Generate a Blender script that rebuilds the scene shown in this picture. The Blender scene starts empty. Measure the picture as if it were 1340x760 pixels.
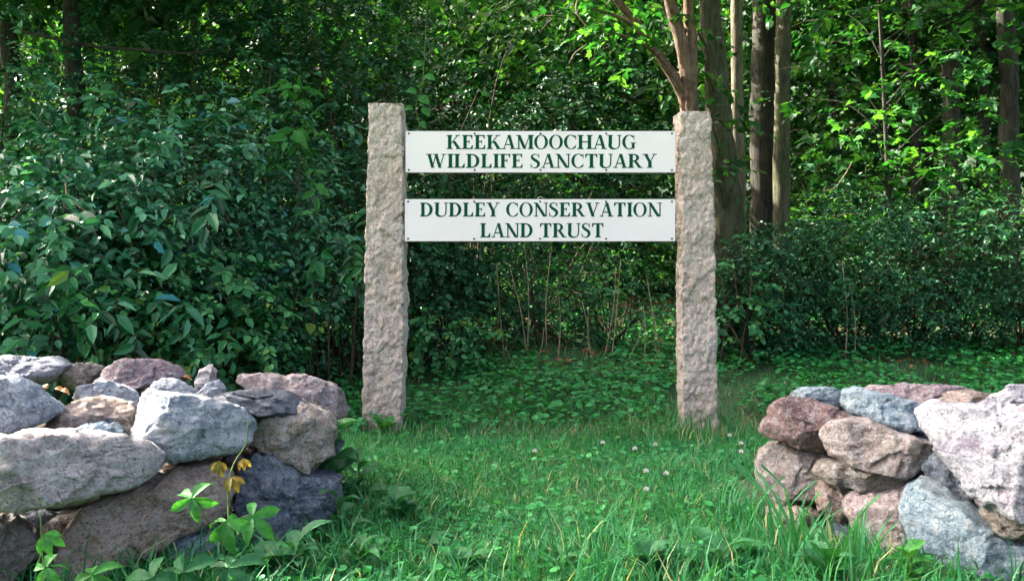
import bpy, math, random
import numpy as np
from mathutils import Vector, noise

R = math.radians
SC = bpy.context.scene
COL = SC.collection

# ------------------------------------------------------------------ camera, sky, sun, exposure
F, CX, HY, CZ = 1190.0, 670.0, 345.0, 1.25      # focal length in photo pixels, centre column, horizon row, eye height
cam_d = bpy.data.cameras.new('camera'); cam = bpy.data.objects.new('camera', cam_d); COL.objects.link(cam)
cam.location = (0, 0, CZ); cam.rotation_euler = (R(90), 0, 0)
cam_d.sensor_width = 36; cam_d.lens = 36 * F / 1340; cam_d.shift_y = -(380 - HY) / 1340
cam_d.clip_end = 2000; cam_d.clip_start = 0.05
SC.camera = cam

SUN_EL, SUN_AZ = R(37), R(-59)                   # azimuth from +Y (away from the camera), negative = to the left
w = bpy.data.worlds.new('World'); SC.world = w; w.use_nodes = True
nt = w.node_tree
sky = nt.nodes.new('ShaderNodeTexSky'); sky.sky_type = 'NISHITA'; sky.sun_disc = False
sky.sun_elevation = SUN_EL; sky.sun_rotation = SUN_AZ
sky.air_density = 0.28; sky.dust_density = 10.0; sky.ozone_density = 0.0
nt.nodes['Background'].inputs[1].default_value = 0.15
nt.links.new(sky.outputs[0], nt.nodes['Background'].inputs[0])
sd = bpy.data.lights.new('sun', 'SUN'); sun = bpy.data.objects.new('sun', sd); COL.objects.link(sun)
sd.energy = 4.5; sd.angle = R(0.5); sd.color = (1, 0.93, 0.82)
sdir = Vector((math.sin(SUN_AZ) * math.cos(SUN_EL), math.cos(SUN_AZ) * math.cos(SUN_EL), math.sin(SUN_EL)))
sun.rotation_euler = sdir.to_track_quat('Z', 'Y').to_euler(); sun.location = (-10, 12, 20)

SC.view_settings.view_transform = 'Standard'; SC.view_settings.look = 'None'
SC.view_settings.exposure = 3.4; SC.view_settings.gamma = 1
SC.render.engine = 'CYCLES'
SC.cycles.max_bounces = 6; SC.cycles.diffuse_bounces = 3; SC.cycles.glossy_bounces = 2
SC.cycles.transmission_bounces = 4; SC.cycles.transparent_max_bounces = 4
SC.cycles.caustics_reflective = False; SC.cycles.caustics_refractive = False

# ------------------------------------------------------------------ helpers
def at(px, py, d):
    return np.array(((px - CX) / F * d, d, CZ + (HY - py) / F * d))
def xat(px, d): return (px - CX) / F * d
def unit(v):
    v = np.asarray(v, float); return v / np.maximum(np.linalg.norm(v, axis=-1, keepdims=True), 1e-9)

def ground_z(x, y):
    x = np.asarray(x, float); y = np.asarray(y, float)
    t = np.clip((y - 6.6) / 5.2, 0, 1); s = t * t * (3 - 2 * t) * 0.5
    z = s + 0.012 * np.clip(y - 11.8, 0, 60) - .055 * np.exp(-((y - 6.85) / .7) ** 2)
    m = np.exp(-((x / 30) ** 2)) * np.clip((y + 8) / 4, 0, 1) * np.clip((60 - y) / 20, 0, 1)
    z = z + m * (0.018 * np.sin(1.7 * x + 0.6 * y) * np.sin(1.3 * y - 0.4 * x) + 0.012 * np.sin(3.9 * x + 1) * np.cos(3.1 * y))
    return z

class MB:
    """collects vertices and faces of one mesh object"""
    def __init__(s): s.v = []; s.f = {3: [], 4: []}; s.n = 0; s.big = []
    def add(s, v, *faces):
        v = np.asarray(v, float).reshape(-1, 3)
        for f in faces:
            f = np.asarray(f, np.int64)
            if len(f): s.f[f.shape[1]].append(f + s.n)
        s.v.append(v); s.n += len(v)
    def poly(s, v):
        v = np.asarray(v, float).reshape(-1, 3); s.big.append(np.arange(len(v)) + s.n); s.v.append(v); s.n += len(v)
    def mesh(s, name, mat, smooth=False):
        me = bpy.data.meshes.new(name)
        V = np.concatenate(s.v) if s.v else np.zeros((0, 3))
        loops, starts, k = [], [], 0
        for n in (3, 4):
            if s.f[n]:
                A = np.concatenate(s.f[n]); loops.append(A.ravel()); starts.append(k + n * np.arange(len(A))); k += A.size
        for b in s.big:
            loops.append(b); starts.append(np.array([k])); k += len(b)
        L = np.concatenate(loops); S = np.concatenate(starts)
        me.vertices.add(len(V)); me.vertices.foreach_set('co', V.astype(np.float32).ravel())
        me.loops.add(len(L)); me.loops.foreach_set('vertex_index', L.astype(np.int32))
        me.polygons.add(len(S)); me.polygons.foreach_set('loop_start', S.astype(np.int32))
        me.update(calc_edges=True)
        me.polygons.foreach_set('use_smooth', np.full(len(S), smooth))
        if mat: me.materials.append(mat)
        return me
    def build(s, name, mat, parent=None, smooth=False):
        o = bpy.data.objects.new(name, s.mesh(name, mat, smooth)); COL.objects.link(o)
        if parent:
            o.parent = parent
            o.matrix_parent_inverse = parent.matrix_basis.inverted()
        return o

def tag(o, label, cat, group=None, kind=None):
    if label: o['label'] = label
    if cat: o['category'] = cat
    if group: o['group'] = group
    if kind: o['kind'] = kind
    return o
def thing(name, loc, label, cat, group=None):
    o = bpy.data.objects.new(name, None); COL.objects.link(o); o.empty_display_size = 0.1
    o.location = [float(c) for c in loc]
    return tag(o, label, cat, group)

def tube(mb, pts, rad, sides=6, rough=0.0, freq=4.0, cap=True):
    pts = np.asarray(pts, float); rad = np.broadcast_to(np.asarray(rad, float), (len(pts),))
    tan = unit(np.gradient(pts, axis=0))
    ref = np.array((1.0, 0.13, 0.07)) if abs(tan[:, 0]).mean() < 0.8 else np.array((0.1, 0.2, 1.0))
    a = unit(np.cross(tan, ref)); b = np.cross(tan, a)
    th = np.arange(sides) * 2 * math.pi / sides
    ring = a[:, None, :] * np.cos(th)[None, :, None] + b[:, None, :] * np.sin(th)[None, :, None]
    rr = rad[:, None] * np.ones(sides)[None, :]
    if rough:
        for i in range(len(pts)):
            for j in range(sides):
                q = pts[i] + ring[i, j] * rad[i]
                rr[i, j] *= 1 + rough * noise.noise((q[0] * freq * 2.2, q[1] * freq * 2.2, q[2] * freq * .5)) \
                    + rough * .8 * noise.noise((q[0] * freq * 6, q[1] * freq * 6, q[2] * freq * .9))
    V = pts[:, None, :] + ring * rr[..., None]
    n = len(pts); i, j = np.meshgrid(np.arange(n - 1), np.arange(sides), indexing='ij')
    j2 = (j + 1) % sides
    q = np.stack([i * sides + j, i * sides + j2, (i + 1) * sides + j2, (i + 1) * sides + j], -1).reshape(-1, 4)
    V = V.reshape(-1, 3)
    if cap:
        V = np.vstack([V, pts[-1] + tan[-1] * rad[-1] * .5, pts[0]])
        c = n * sides; k = np.arange(sides)
        t = np.stack([(n - 1) * sides + k, (n - 1) * sides + (k + 1) % sides, np.full(sides, c)], -1)
        t2 = np.stack([(k + 1) % sides, k, np.full(sides, c + 1)], -1)
        mb.add(V, q, t, t2)
    else:
        mb.add(V, q)

def tubes3(mb, P, Q, T, r):
    """many thin three-sided twigs P->Q->T at once"""
    n = len(P)
    if not n: return
    d = unit(T - P); a = unit(np.cross(d, np.array((0.3, 0.2, 1.0)))); b = np.cross(d, a)
    V = []
    for X, s in ((P, 1.0), (Q, .7), (T, .3)):
        for k in range(3):
            th = k * 2.0944; V.append(X + (a * math.cos(th) + b * math.sin(th)) * (r * s)[:, None])
    V = np.stack(V, 1)
    base = (np.arange(n) * 9)[:, None, None]
    q = np.array([[s * 3 + k, s * 3 + (k + 1) % 3, s * 3 + 3 + (k + 1) % 3, s * 3 + 3 + k] for s in (0, 1) for k in range(3)])
    mb.add(V.reshape(-1, 3), (base + q[None]).reshape(-1, 4))

def smooth_path(pts, n):
    pts = np.asarray(pts, float); m = len(pts)
    if m < 3: t = np.linspace(0, 1, n)[:, None]; return pts[0] * (1 - t) + pts[-1] * t
    P = np.vstack([2 * pts[0] - pts[1], pts, 2 * pts[-1] - pts[-2]])
    out = []
    for u in np.linspace(0, m - 1 - 1e-6, n):
        i = int(u); t = u - i; p0, p1, p2, p3 = P[i], P[i + 1], P[i + 2], P[i + 3]
        out.append(.5 * (2 * p1 + (p2 - p0) * t + (2 * p0 - 5 * p1 + 4 * p2 - p3) * t * t + (3 * p1 - p0 - 3 * p2 + p3) * t ** 3))
    return np.array(out)

# leaf shapes: x across, y along, z up; two quads folded on the midrib
def tpl_oval(wd=.27, fold=.10, curl=.10):
    v = [(0, 0, 0), (-wd, .30, fold), (-wd * .8, .68, fold * .8 - curl * .4), (0, 1, -curl), (wd * .8, .68, fold * .8 - curl * .4), (wd, .30, fold)]
    return np.array(v), [np.array([(0, 3, 2, 1), (0, 5, 4, 3)])]
def tpl_maple():
    o = [(0, 0), (.20, -.06), (.50, .10), (.36, .24), (.58, .56), (.34, .50), (.22, .56), (.20, .70), (0, 1.0)]
    r = [(x, y, .10 * x - .14 * y * y) for x, y in o]; l = [(-x, y, z) for x, y, z in r[1:-1]]
    v = r + l; n = len(r)
    c = len(v); v = v + [(0, .35, -.02)]
    tr = [(i, i + 1, c) for i in range(n - 1)]
    seq = [0] + list(range(n, n + len(l))) + [n - 1]
    tr += [(seq[i + 1], seq[i], c) for i in range(len(seq) - 1)]
    return np.array(v), [np.array(tr)]
def tpl_round():
    v = [(0, .30, -.04)]; k = 7
    for i in range(k):
        a = -math.pi / 2 + .35 + i * (2 * math.pi - .7) / (k - 1)
        v.append((.5 * math.cos(a), .5 + .5 * math.sin(a), .09))
    return np.array(v), [np.array([(0, i, i + 1) for i in range(1, k)])]
def tpl_clover():
    v, f = [], []
    for s in (-2.1, 0, 2.1):
        c, n = math.cos(s), math.sin(s); b = len(v)
        for x, y, z in ((0, .04, 0), (-.30, .6, .08), (0, .95, .04), (.30, .6, .08)):
            v.append((x * c - y * n, x * n + y * c, z))
        f.append((b, b + 3, b + 2, b + 1))
    return np.array(v), [np.array(f)]
OVAL, OVALW, NARROW = tpl_oval(), tpl_oval(.33, .08, .14), tpl_oval(.16, .06, .16)
MAPLE, ROUND, CLOVER = tpl_maple(), tpl_round(), tpl_clover()

def leaves(mb, tpl, P, D, N, S, keep=None):
    P, D, N = np.asarray(P), unit(D), np.asarray(N)
    k = shaded(P); P, D, N, S = P[k], D[k], N[k], S[k]
    N = unit(N - D * (N * D).sum(-1, keepdims=True)); X = np.cross(D, N)
    tv, tf = tpl
    V = P[:, None, :] + S[:, None, None] * (tv[None, :, 0, None] * X[:, None] + tv[None, :, 1, None] * D[:, None] + tv[None, :, 2, None] * N[:, None])
    base = (np.arange(len(P)) * len(tv))[:, None, None]
    mb.add(V.reshape(-1, 3), *[(base + f[None]).reshape(-1, f.shape[1]) for f in tf])

def sprays(rng, mb, twigs, C, D, L, nleaf, size, droop=.35, tpl=OVAL, face=(0, 0, 1), spread=.85, twig_r=.0025, jitter=.35):
    """leafy shoots: C base points, D directions, L lengths; leaves alternate along each shoot"""
    n = len(C); D = unit(D); L = np.broadcast_to(L, (n,)).astype(float)
    face = np.broadcast_to(np.asarray(face, float), (n, 3))
    side = unit(np.cross(D, np.array((0, 0, 1.0))) + rng.normal(0, .12, (n, 3)))
    g = np.array((0, 0, -1.0))
    if twigs is not None:
        q = lambda t: C + D * (L * t)[:, None] + g * (droop * L * t * t)[:, None]
        tubes3(twigs, C[::2], q(.5)[::2], q(1.0)[::2], np.full((n + 1) // 2, twig_r))
    P_, D_, N_, S_ = [], [], [], []; sv = np.exp(rng.normal(0, .28, n))
    for k in range(nleaf):
        t = (k + .7) / nleaf * np.ones(n) + rng.uniform(-.3, .3, n) / nleaf
        last = k == nleaf - 1
        pos = C + D * (L * t)[:, None] + g * (droop * L * t * t)[:, None]
        tan = unit(D + g * (2 * droop * t)[:, None])
        sg = 0 if last else (1 if k % 2 else -1)
        ld = tan * (.55 if not last else 1) + side * (sg * spread) + rng.normal(0, jitter * .6, (n, 3)) + g * .18
        P_.append(pos); D_.append(ld); N_.append(face + rng.normal(0, jitter, (n, 3)))
        S_.append(size * sv * rng.uniform(.65, 1.2, n) * (1 - .25 * abs(2 * t - 1)))
    leaves(mb, tpl, np.concatenate(P_), np.concatenate(D_), np.concatenate(N_), np.concatenate(S_))

def sphere(rng, n):
    return unit(rng.normal(size=(n, 3)))

SUNV = np.array(sdir)
GAPS = []                                            # openings in the canopy: (point the sun reaches, radius)
for px, py, d, r in [(958, y, 10.6, .30) for y in range(-60, 360, 45)] + [(890, y, 9.5, .32) for y in (-40, 10, 60, 110)] + \
        [(840, 40, 9.4, .3), (800, 45, 9.1, .5), (770, 15, 8.9, .45), (1150, 70, 10.8, .4), (1125, 150, 10.6, .4), (1190, 175, 10.7, .45), (1250, 95, 11.1, .35), (1235, 210, 10.8, .35), (1070, 110, 11.3, .3), (1000, 225, 12.8, .25),
         (680, 352, 12.2, .45), (640, 345, 12.5, .3), (830, 360, 11.9, .45), (775, 345, 12.3, .35), (860, 450, 10.2, .35), (720, 130, 13, .4), (830, 90, 13.2, .35), (230, 35, 14.5, .55), (205, 20, 15, .5), (265, 30, 14.5, .4), (100, 70, 13, .3), (500, 30, 13.5, .35), (575, 60, 13.5, .35), (690, 25, 14, .4), (350, 60, 13, .3), (60, 110, 10.5, .22), (175, 215, 10.2, .2), (420, 30, 12, .25),
         (1060, 415, 11.4, .2), (1290, 450, 10.6, .25), (1180, 280, 13.2, .4), (1280, 270, 13.4, .4), (1080, 290, 13.4, .35)]:
    GAPS.append((at(px, py, d), r))
_r = np.random.default_rng(8)
for _ in range(44): GAPS.append((at(_r.uniform(0, 1340), _r.uniform(-20, 380) if _ % 3 else _r.uniform(-20, 120), _r.uniform(12.5, 19)), _r.uniform(.16, .34)))
def shaded(C):
    k = np.ones(len(C), bool)
    for o_, r_ in GAPS:
        v = C - o_; t = v @ SUNV; k &= ~((t > .45) & (np.linalg.norm(v - t[:, None] * SUNV, axis=1) < r_ * (1 + .012 * np.clip(t, 0, 20))))
    return k

def volume(rng, c, r, n, inner=.45, lump=.45, fr=1.6, bottom=-1.0):
    u = sphere(rng, int(n * 1.5)); u = u[u[:, 2] > bottom][:n]
    lm = np.array([1 + lump * noise.noise((q[0] * fr + c[0], q[1] * fr + c[1], q[2] * fr + c[2])) * 1.6 for q in u])
    rr = (inner + (1 - inner) * rng.uniform(0, 1, len(u)) ** .6) * lm
    return np.asarray(c) + u * np.asarray(r) * rr[:, None], u

# ------------------------------------------------------------------ materials
class NT:
    def __init__(s, name):
        s.m = bpy.data.materials.new(name); s.m.use_nodes = True; s.t = s.m.node_tree
        s.b = s.t.nodes['Principled BSDF']; s.out = s.t.nodes['Material Output']
    def n(s, typ, **kw):
        x = s.t.nodes.new('ShaderNode' + typ)
        for k, v in kw.items(): setattr(x, k, v)
        return x
    def set(s, sock, v):
        if isinstance(v, bpy.types.NodeSocket): s.t.links.new(v, sock)
        else: sock.default_value = v
    def coord(s, scale=(1, 1, 1), kind='Object', rand=True):
        c = s.n('TexCoord').outputs[kind]
        if rand:
            o = s.n('ObjectInfo').outputs['Random']; a = s.n('VectorMath', operation='SCALE'); a.inputs[0].default_value = (17, 29, 41); s.set(a.inputs['Scale'], o)
            b = s.n('VectorMath', operation='ADD'); s.set(b.inputs[0], c); s.set(b.inputs[1], a.outputs[0]); c = b.outputs[0]
        m = s.n('Mapping'); m.inputs['Scale'].default_value = scale; s.set(m.inputs['Vector'], c)
        return m.outputs[0]
    def noise(s, v, scale, detail=4, rough=.55, dist=0):
        x = s.n('TexNoise'); s.set(x.inputs['Vector'], v); x.inputs['Scale'].default_value = scale
        x.inputs['Detail'].default_value = detail; x.inputs['Roughness'].default_value = rough; x.inputs['Distortion'].default_value = dist
        return x.outputs['Fac']
    def vor(s, v, scale, feature='F1', out='Distance'):
        x = s.n('TexVoronoi', feature=feature); s.set(x.inputs['Vector'], v); x.inputs['Scale'].default_value = scale
        return x.outputs[out]
    def ramp(s, f, *stops):
        x = s.n('ValToRGB'); s.set(x.inputs[0], f); e = x.color_ramp.elements
        while len(e) < len(stops): e.new(.5)
        for q, (p, c) in zip(e, stops):
            q.position = p; q.color = tuple(c) + (1,) if hasattr(c, '__len__') else (c, c, c, 1)
        return x.outputs['Color']
    def mix(s, f, a, b, blend='MIX'):
        x = s.n('Mix', data_type='RGBA', blend_type=blend); s.set(x.inputs[0], f)
        for i, v in ((6, a), (7, b)):
            s.set(x.inputs[i], v if isinstance(v, bpy.types.NodeSocket) else tuple(v) + (1,))
        return x.outputs[2]
    def math(s, op, a, b=0.0):
        x = s.n('Math', operation=op); s.set(x.inputs[0], a); s.set(x.inputs[1], b); return x.outputs[0]
    def bump(s, h, strength, dist, prev=None):
        x = s.n('Bump'); s.set(x.inputs['Height'], h); x.inputs['Strength'].default_value = strength; x.inputs['Distance'].default_value = dist
        if prev: s.set(x.inputs['Normal'], prev)
        return x.outputs[0]

def leaf_mat(name, dark, mid, light, trans=.32, tcol=None, rough=.5, spec=.35, odd=None, warm=(1.12, 1.06, .85), mottle=0):
    k = NT(name); rnd = k.n('NewGeometry').outputs['Random Per Island']
    stops = [(0, dark), (.5, mid), (.93, light)] + ([(.975, odd)] if odd else [])
    c = k.ramp(rnd, *stops)
    v = k.noise(k.coord((1, 1, 1), rand=False), 1.3, 3, .6)
    c = k.mix(k.ramp(v, (.35, .0), (.65, 1.0)), c, k.mix(1.0, c, warm, 'MULTIPLY'))
    if mottle:
        v2 = k.coord((1, 1, 1), rand=False)
        c = k.mix(k.ramp(k.noise(v2, 55, 5, .7), (.40, mottle), (.56, 0.0)), c, k.mix(1.0, c, (.45, .5, .45), 'MULTIPLY'))
        c = k.mix(k.ramp(k.noise(v2, 16, 4, .6), (.56, 0.0), (.70, mottle * .7)), c, k.mix(1.0, c, (2.0, 1.25, .7), 'MULTIPLY'))
    k.set(k.b.inputs['Base Color'], c); k.b.inputs['Roughness'].default_value = rough; k.b.inputs['Specular IOR Level'].default_value = spec
    t = k.n('BsdfTranslucent'); k.set(t.inputs['Color'], k.mix(1.0, c, tcol or (1.9, 1.7, .7), 'MULTIPLY'))
    m = k.n('MixShader'); m.inputs[0].default_value = trans
    k.set(m.inputs[1], k.b.outputs[0]); k.set(m.inputs[2], t.outputs[0]); k.set(k.out.inputs[0], m.outputs[0])
    return k.m

M = {}
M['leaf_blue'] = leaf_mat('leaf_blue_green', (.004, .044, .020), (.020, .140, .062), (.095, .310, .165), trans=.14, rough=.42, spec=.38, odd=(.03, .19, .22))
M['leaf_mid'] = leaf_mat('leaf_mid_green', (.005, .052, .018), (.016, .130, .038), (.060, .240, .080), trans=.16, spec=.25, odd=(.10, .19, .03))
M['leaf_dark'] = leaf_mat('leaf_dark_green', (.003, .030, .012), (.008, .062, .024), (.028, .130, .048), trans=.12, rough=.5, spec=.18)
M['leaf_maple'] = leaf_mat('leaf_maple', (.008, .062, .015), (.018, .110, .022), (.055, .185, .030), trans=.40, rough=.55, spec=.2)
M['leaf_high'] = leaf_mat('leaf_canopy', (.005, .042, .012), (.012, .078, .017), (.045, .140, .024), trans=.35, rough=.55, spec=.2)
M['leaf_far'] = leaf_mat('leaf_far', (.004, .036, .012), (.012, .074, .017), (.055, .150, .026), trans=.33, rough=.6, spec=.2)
M['cover'] = leaf_mat('ground_cover_leaf', (.010, .120, .030), (.024, .210, .055), (.055, .300, .095), trans=.3, rough=.5, spec=.25)
M['grass'] = leaf_mat('grass_blade', (.010, .100, .034), (.024, .175, .060), (.065, .270, .110), trans=.3, rough=.5, spec=.25, odd=(.34, .33, .19))
M['creeper'] = leaf_mat('creeper_leaf', (.016, .115, .022), (.030, .170, .034), (.055, .220, .050), trans=.25, rough=.6, spec=.2, mottle=.7)
M['red_leaf'] = leaf_mat('reddening_leaf', (.13, .060, .018), (.15, .115, .026), (.09, .16, .035), trans=.2, rough=.6, spec=.2, mottle=.8)
M['weed'] = leaf_mat('weed_leaf', (.008, .080, .024), (.018, .120, .040), (.040, .170, .065), trans=.22, rough=.55, spec=.25, mottle=.6)
M['dry_grass'] = leaf_mat('dry_grass_blade', (.20, .16, .08), (.32, .27, .15), (.40, .36, .22), trans=.2, rough=.7, spec=.2)
M['litter'] = leaf_mat('dead_leaf', (.10, .045, .020), (.19, .090, .040), (.30, .17, .080), trans=.15, rough=.7, spec=.2)

def bark(name, a, b, moss=None, mossiness=.5, sc=1.0, depth=.02):
    k = NT(name); v = k.coord((16 * sc, 16 * sc, 2.2 * sc)); v1 = k.coord((1, 1, 1))
    r = k.noise(v, 1.6, 8, .72, .6); r2 = k.noise(v1, 5, 6, .7); f = k.noise(v, 7, 4, .7)
    lo = tuple(x * .30 for x in a)
    c = k.mix(k.ramp(r2, (.38, 0.0), (.62, 1.0)), a, b); c = k.mix(k.ramp(r, (.38, .9), (.52, .0)), c, lo); c = k.mix(k.ramp(f, (.55, 0.0), (.7, .5)), c, tuple(min(.6, x * 1.35) for x in b))
    if moss: c = k.mix(k.ramp(k.noise(v1, 2.3, 6, .75), (.5 - mossiness * .25, 0.0), (.72, .8)), c, moss)
    k.set(k.b.inputs['Base Color'], c); k.b.inputs['Roughness'].default_value = .9; k.b.inputs['Specular IOR Level'].default_value = .15
    nb = k.bump(r, 1.0, depth * 1.6); k.set(k.b.inputs['Normal'], k.bump(f, .8, depth * .4, nb))
    return k.m
M['bark_moss'] = bark('bark_grey_green', (.055, .052, .034), (.135, .125, .082), (.055, .075, .026), .5)
M['bark_brown'] = bark('bark_red_brown', (.085, .050, .032), (.24, .155, .100), (.15, .12, .08), .3)
M['bark_dark'] = bark('bark_dark', (.030, .026, .022), (.075, .064, .052), (.04, .05, .028), .4)
M['bark_pale'] = bark('bark_pale', (.11, .092, .062), (.22, .185, .13), (.085, .095, .045), .4, 1.5, .01)
M['twig'] = bark('twig', (.04, .030, .020), (.10, .075, .048), None, 0, 3, .002)
M['dry'] = bark('dry_stalk', (.26, .19, .11), (.46, .36, .23), None, 0, 3, .002)
M['stem'] = bark('green_stem', (.06, .13, .03), (.14, .20, .06), None, 0, 3, .001)

def stone_mat(name, a, b, c2, lichen=(.50, .52, .53), lich=.3, dark=.35, rough=.85, grain=1.0):
    a, b, c2 = [tuple(x * .86 for x in q) for q in (a, b, c2)]
    k = NT(name); v = k.coord((1, 1, 1)); vf = k.coord((2.4, 2.4, 8.0))
    n1 = k.noise(v, 4.0, 7, .7, .6); n2 = k.noise(vf, 2.4, 8, .75, .9); n3 = k.noise(v, 30, 6, .75, .3); sp = k.noise(v, 95, 3, .7); pit = k.noise(v, 48, 4, .65)
    cr = k.vor(k.coord((3.0, 3.0, 6.5)), 1.6, 'DISTANCE_TO_EDGE')
    lo = tuple(x * .30 for x in a); hi = tuple(min(.82, x * 1.45) for x in b)
    c = k.mix(k.ramp(n1, (.42, 0.0), (.58, 1.0)), a, b)
    c = k.mix(k.ramp(n2, (.52, 0.0), (.62, .9)), c, c2)
    c = k.mix(k.ramp(n3, (.50, 0.0), (.60, min(1, lich * 2.4))), c, lichen)
    c = k.mix(k.ramp(k.noise(v, 8.5, 7, .78, .4), (.55, 0.0), (.64, dark * 1.5)), c, lo)
    c = k.mix(k.ramp(pit, (.34, .75), (.43, 0.0)), c, lo)
    c = k.mix(k.ramp(sp, (.36, .55), (.46, 0.0)), c, lo)
    c = k.mix(k.ramp(sp, (.56, .0), (.66, .5)), c, hi)
    c = k.mix(k.math('MULTIPLY', k.ramp(k.math('ADD', cr, k.math('MULTIPLY', n3, .07)), (.030, .8), (.048, 0.0)), k.ramp(k.noise(v, 3.1, 3, .5), (.50, 0.0), (.62, 1.0))), c, lo)
    k.set(k.b.inputs['Base Color'], c); k.b.inputs['Roughness'].default_value = rough; k.b.inputs['Specular IOR Level'].default_value = .25
    nb = k.bump(n2, .9, .06 * grain); nb = k.bump(n3, 1.0, .022 * grain, nb); nb = k.bump(pit, .8, .008, nb); nb = k.bump(sp, .7, .004, nb)
    k.set(k.b.inputs['Normal'], nb)
    return k.m
M['st_bluewhite'] = stone_mat('stone_blue_white', (.30, .38, .45), (.50, .55, .58), (.15, .24, .32), lich=.4)
M['st_blue'] = stone_mat('stone_blue', (.20, .30, .37), (.36, .46, .50), (.11, .20, .28), lich=.22)
M['st_pink'] = stone_mat('stone_pink_brown', (.33, .245, .19), (.45, .365, .31), (.22, .15, .12), lich=.22)
M['st_tan'] = stone_mat('stone_tan', (.36, .30, .24), (.50, .43, .38), (.34, .27, .14), lich=.3)
M['st_pale'] = stone_mat('stone_pale', (.44, .405, .40), (.58, .55, .55), (.30, .25, .23), lich=.35, dark=.25)
M['st_mauve'] = stone_mat('stone_mauve', (.285, .215, .235), (.40, .335, .35), (.20, .135, .15), lich=.2)
M['st_red'] = stone_mat('stone_red_brown', (.185, .115, .105), (.30, .205, .185), (.11, .065, .062), lich=.18)
M['st_slate'] = stone_mat('stone_slate', (.075, .095, .125), (.12, .145, .18), (.05, .065, .095), lich=.05, dark=.1, rough=.6)
M['st_grey'] = stone_mat('stone_grey_brown', (.20, .175, .145), (.31, .28, .24), (.13, .11, .08), lich=.22)
M['st_purplewhite'] = stone_mat('stone_purple_white', (.34, .35, .40), (.47, .49, .53), (.21, .155, .22), lich=.3, dark=.3)

def granite():
    k = NT('rough_granite'); v = k.coord((1, 1, 1))
    n1 = k.noise(v, 2.0, 5, .6); sp = k.noise(v, 95, 3, .7); s2 = k.vor(v, 130, 'F1', 'Distance'); n3 = k.noise(v, 22, 6, .7); n4 = k.noise(v, 9, 5, .65, .4)
    c = k.mix(k.ramp(n1, (.35, 0.0), (.68, 1.0)), (.50, .415, .335), (.62, .54, .465))
    c = k.mix(k.ramp(sp, (.34, .9), (.46, 0.0)), c, (.14, .105, .085))
    c = k.mix(k.ramp(sp, (.55, .0), (.64, .8)), c, (.72, .66, .58))
    c = k.mix(k.ramp(n3, (.34, .5), (.48, 0.0)), c, (.24, .17, .13))
    zz = k.n('SeparateXYZ'); k.set(zz.inputs[0], k.n('TexCoord').outputs['Object'])
    c = k.mix(k.math('MULTIPLY', k.ramp(k.math('MULTIPLY', zz.outputs['Z'], .4), (.0, .55), (.22, .0)), n4), c, (.20, .19, .10))
    k.set(k.b.inputs['Base Color'], c); k.b.inputs['Roughness'].default_value = .9; k.b.inputs['Specular IOR Level'].default_value = .25
    nb = k.bump(n4, .8, .035); nb = k.bump(n3, 1.0, .024, nb); nb = k.bump(sp, .9, .005, nb); k.set(k.b.inputs['Normal'], nb)
    return k.m
M['granite'] = granite()
def paint(name, col, rough=.45, dirt=.10, dcol=(.42, .42, .36), spec=.35):
    k = NT(name); v = k.coord((1, 1, 1), rand=False)
    d = k.ramp(k.noise(v, 3, 6, .7), (.45, 0.0), (.75, dirt)); c = k.mix(d, col, dcol)
    c = k.mix(k.ramp(k.noise(k.coord((9, 9, 1.2), rand=False), 4, 5, .7), (.62, 0.0), (.80, dirt * 2)), c, dcol)
    k.set(k.b.inputs['Base Color'], c); k.b.inputs['Roughness'].default_value = rough; k.b.inputs['Specular IOR Level'].default_value = spec
    return k.m
M['board'] = paint('sign_white', (.79, .745, .715), .5, .16); M['edge'] = paint('sign_edge', (.20, .16, .15), .7); M['green'] = paint('sign_green', (.001, .066, .030), .7, .0, spec=.08)
M['screw'] = paint('screw_dark', (.035, .025, .03), .5, 0); M['flower'] = paint('clover_white', (.68, .60, .60), .7, .2)

def soil():
    k = NT('soil_and_litter'); v = k.coord((1, 1, 1), 'Object', False)
    n1 = k.noise(v, 1.2, 6, .65); n2 = k.vor(v, 26, 'F1', 'Color'); n3 = k.noise(v, 30, 5, .7)
    lit = k.mix(k.ramp(n3, (.35, 0.0), (.65, 1.0)), (.055, .038, .024), (.15, .085, .045))
    lit = k.mix(.35, lit, k.mix(1.0, n2, (.30, .17, .09), 'MULTIPLY'))
    grs = k.mix(k.ramp(n3, (.4, 0.0), (.6, 1.0)), (.020, .042, .014), (.055, .095, .030))
    y = k.n('SeparateXYZ'); k.set(y.inputs[0], v)
    f = k.math('ADD', k.math('MULTIPLY', y.outputs['Y'], .1), k.math('MULTIPLY', n1, .18))
    c = k.mix(k.ramp(f, (1.02, 0.0), (1.18, 1.0)), grs, lit)
    k.set(k.b.inputs['Base Color'], c); k.b.inputs['Roughness'].default_value = .95
    k.set(k.b.inputs['Normal'], k.bump(n3, .8, .02)); return k.m
M['soil'] = soil()

# ------------------------------------------------------------------ ground
xs = np.concatenate([[-600, -250, -120, -60, -35, -24], np.arange(-18, 18.01, .3), [24, 35, 60, 120, 250, 600]])
ys = np.concatenate([[-600, -250, -120, -60, -30, -15, -8], np.arange(-4, 40.01, .3), [48, 60, 90, 150, 300, 700]])
XX, YY = np.meshgrid(xs, ys); ZZ = ground_z(XX, YY)
mb = MB(); nx, ny = len(xs), len(ys)
i, j = np.meshgrid(np.arange(ny - 1), np.arange(nx - 1), indexing='ij')
mb.add(np.stack([XX, YY, ZZ], -1).reshape(-1, 3), np.stack([i * nx + j, i * nx + j + 1, (i + 1) * nx + j + 1, (i + 1) * nx + j], -1).reshape(-1, 4))
o = mb.build('ground', M['soil'], smooth=True); o['kind'] = 'structure'; o['label'] = 'grassy ground rising gently to the leaf littered wood floor'

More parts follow.
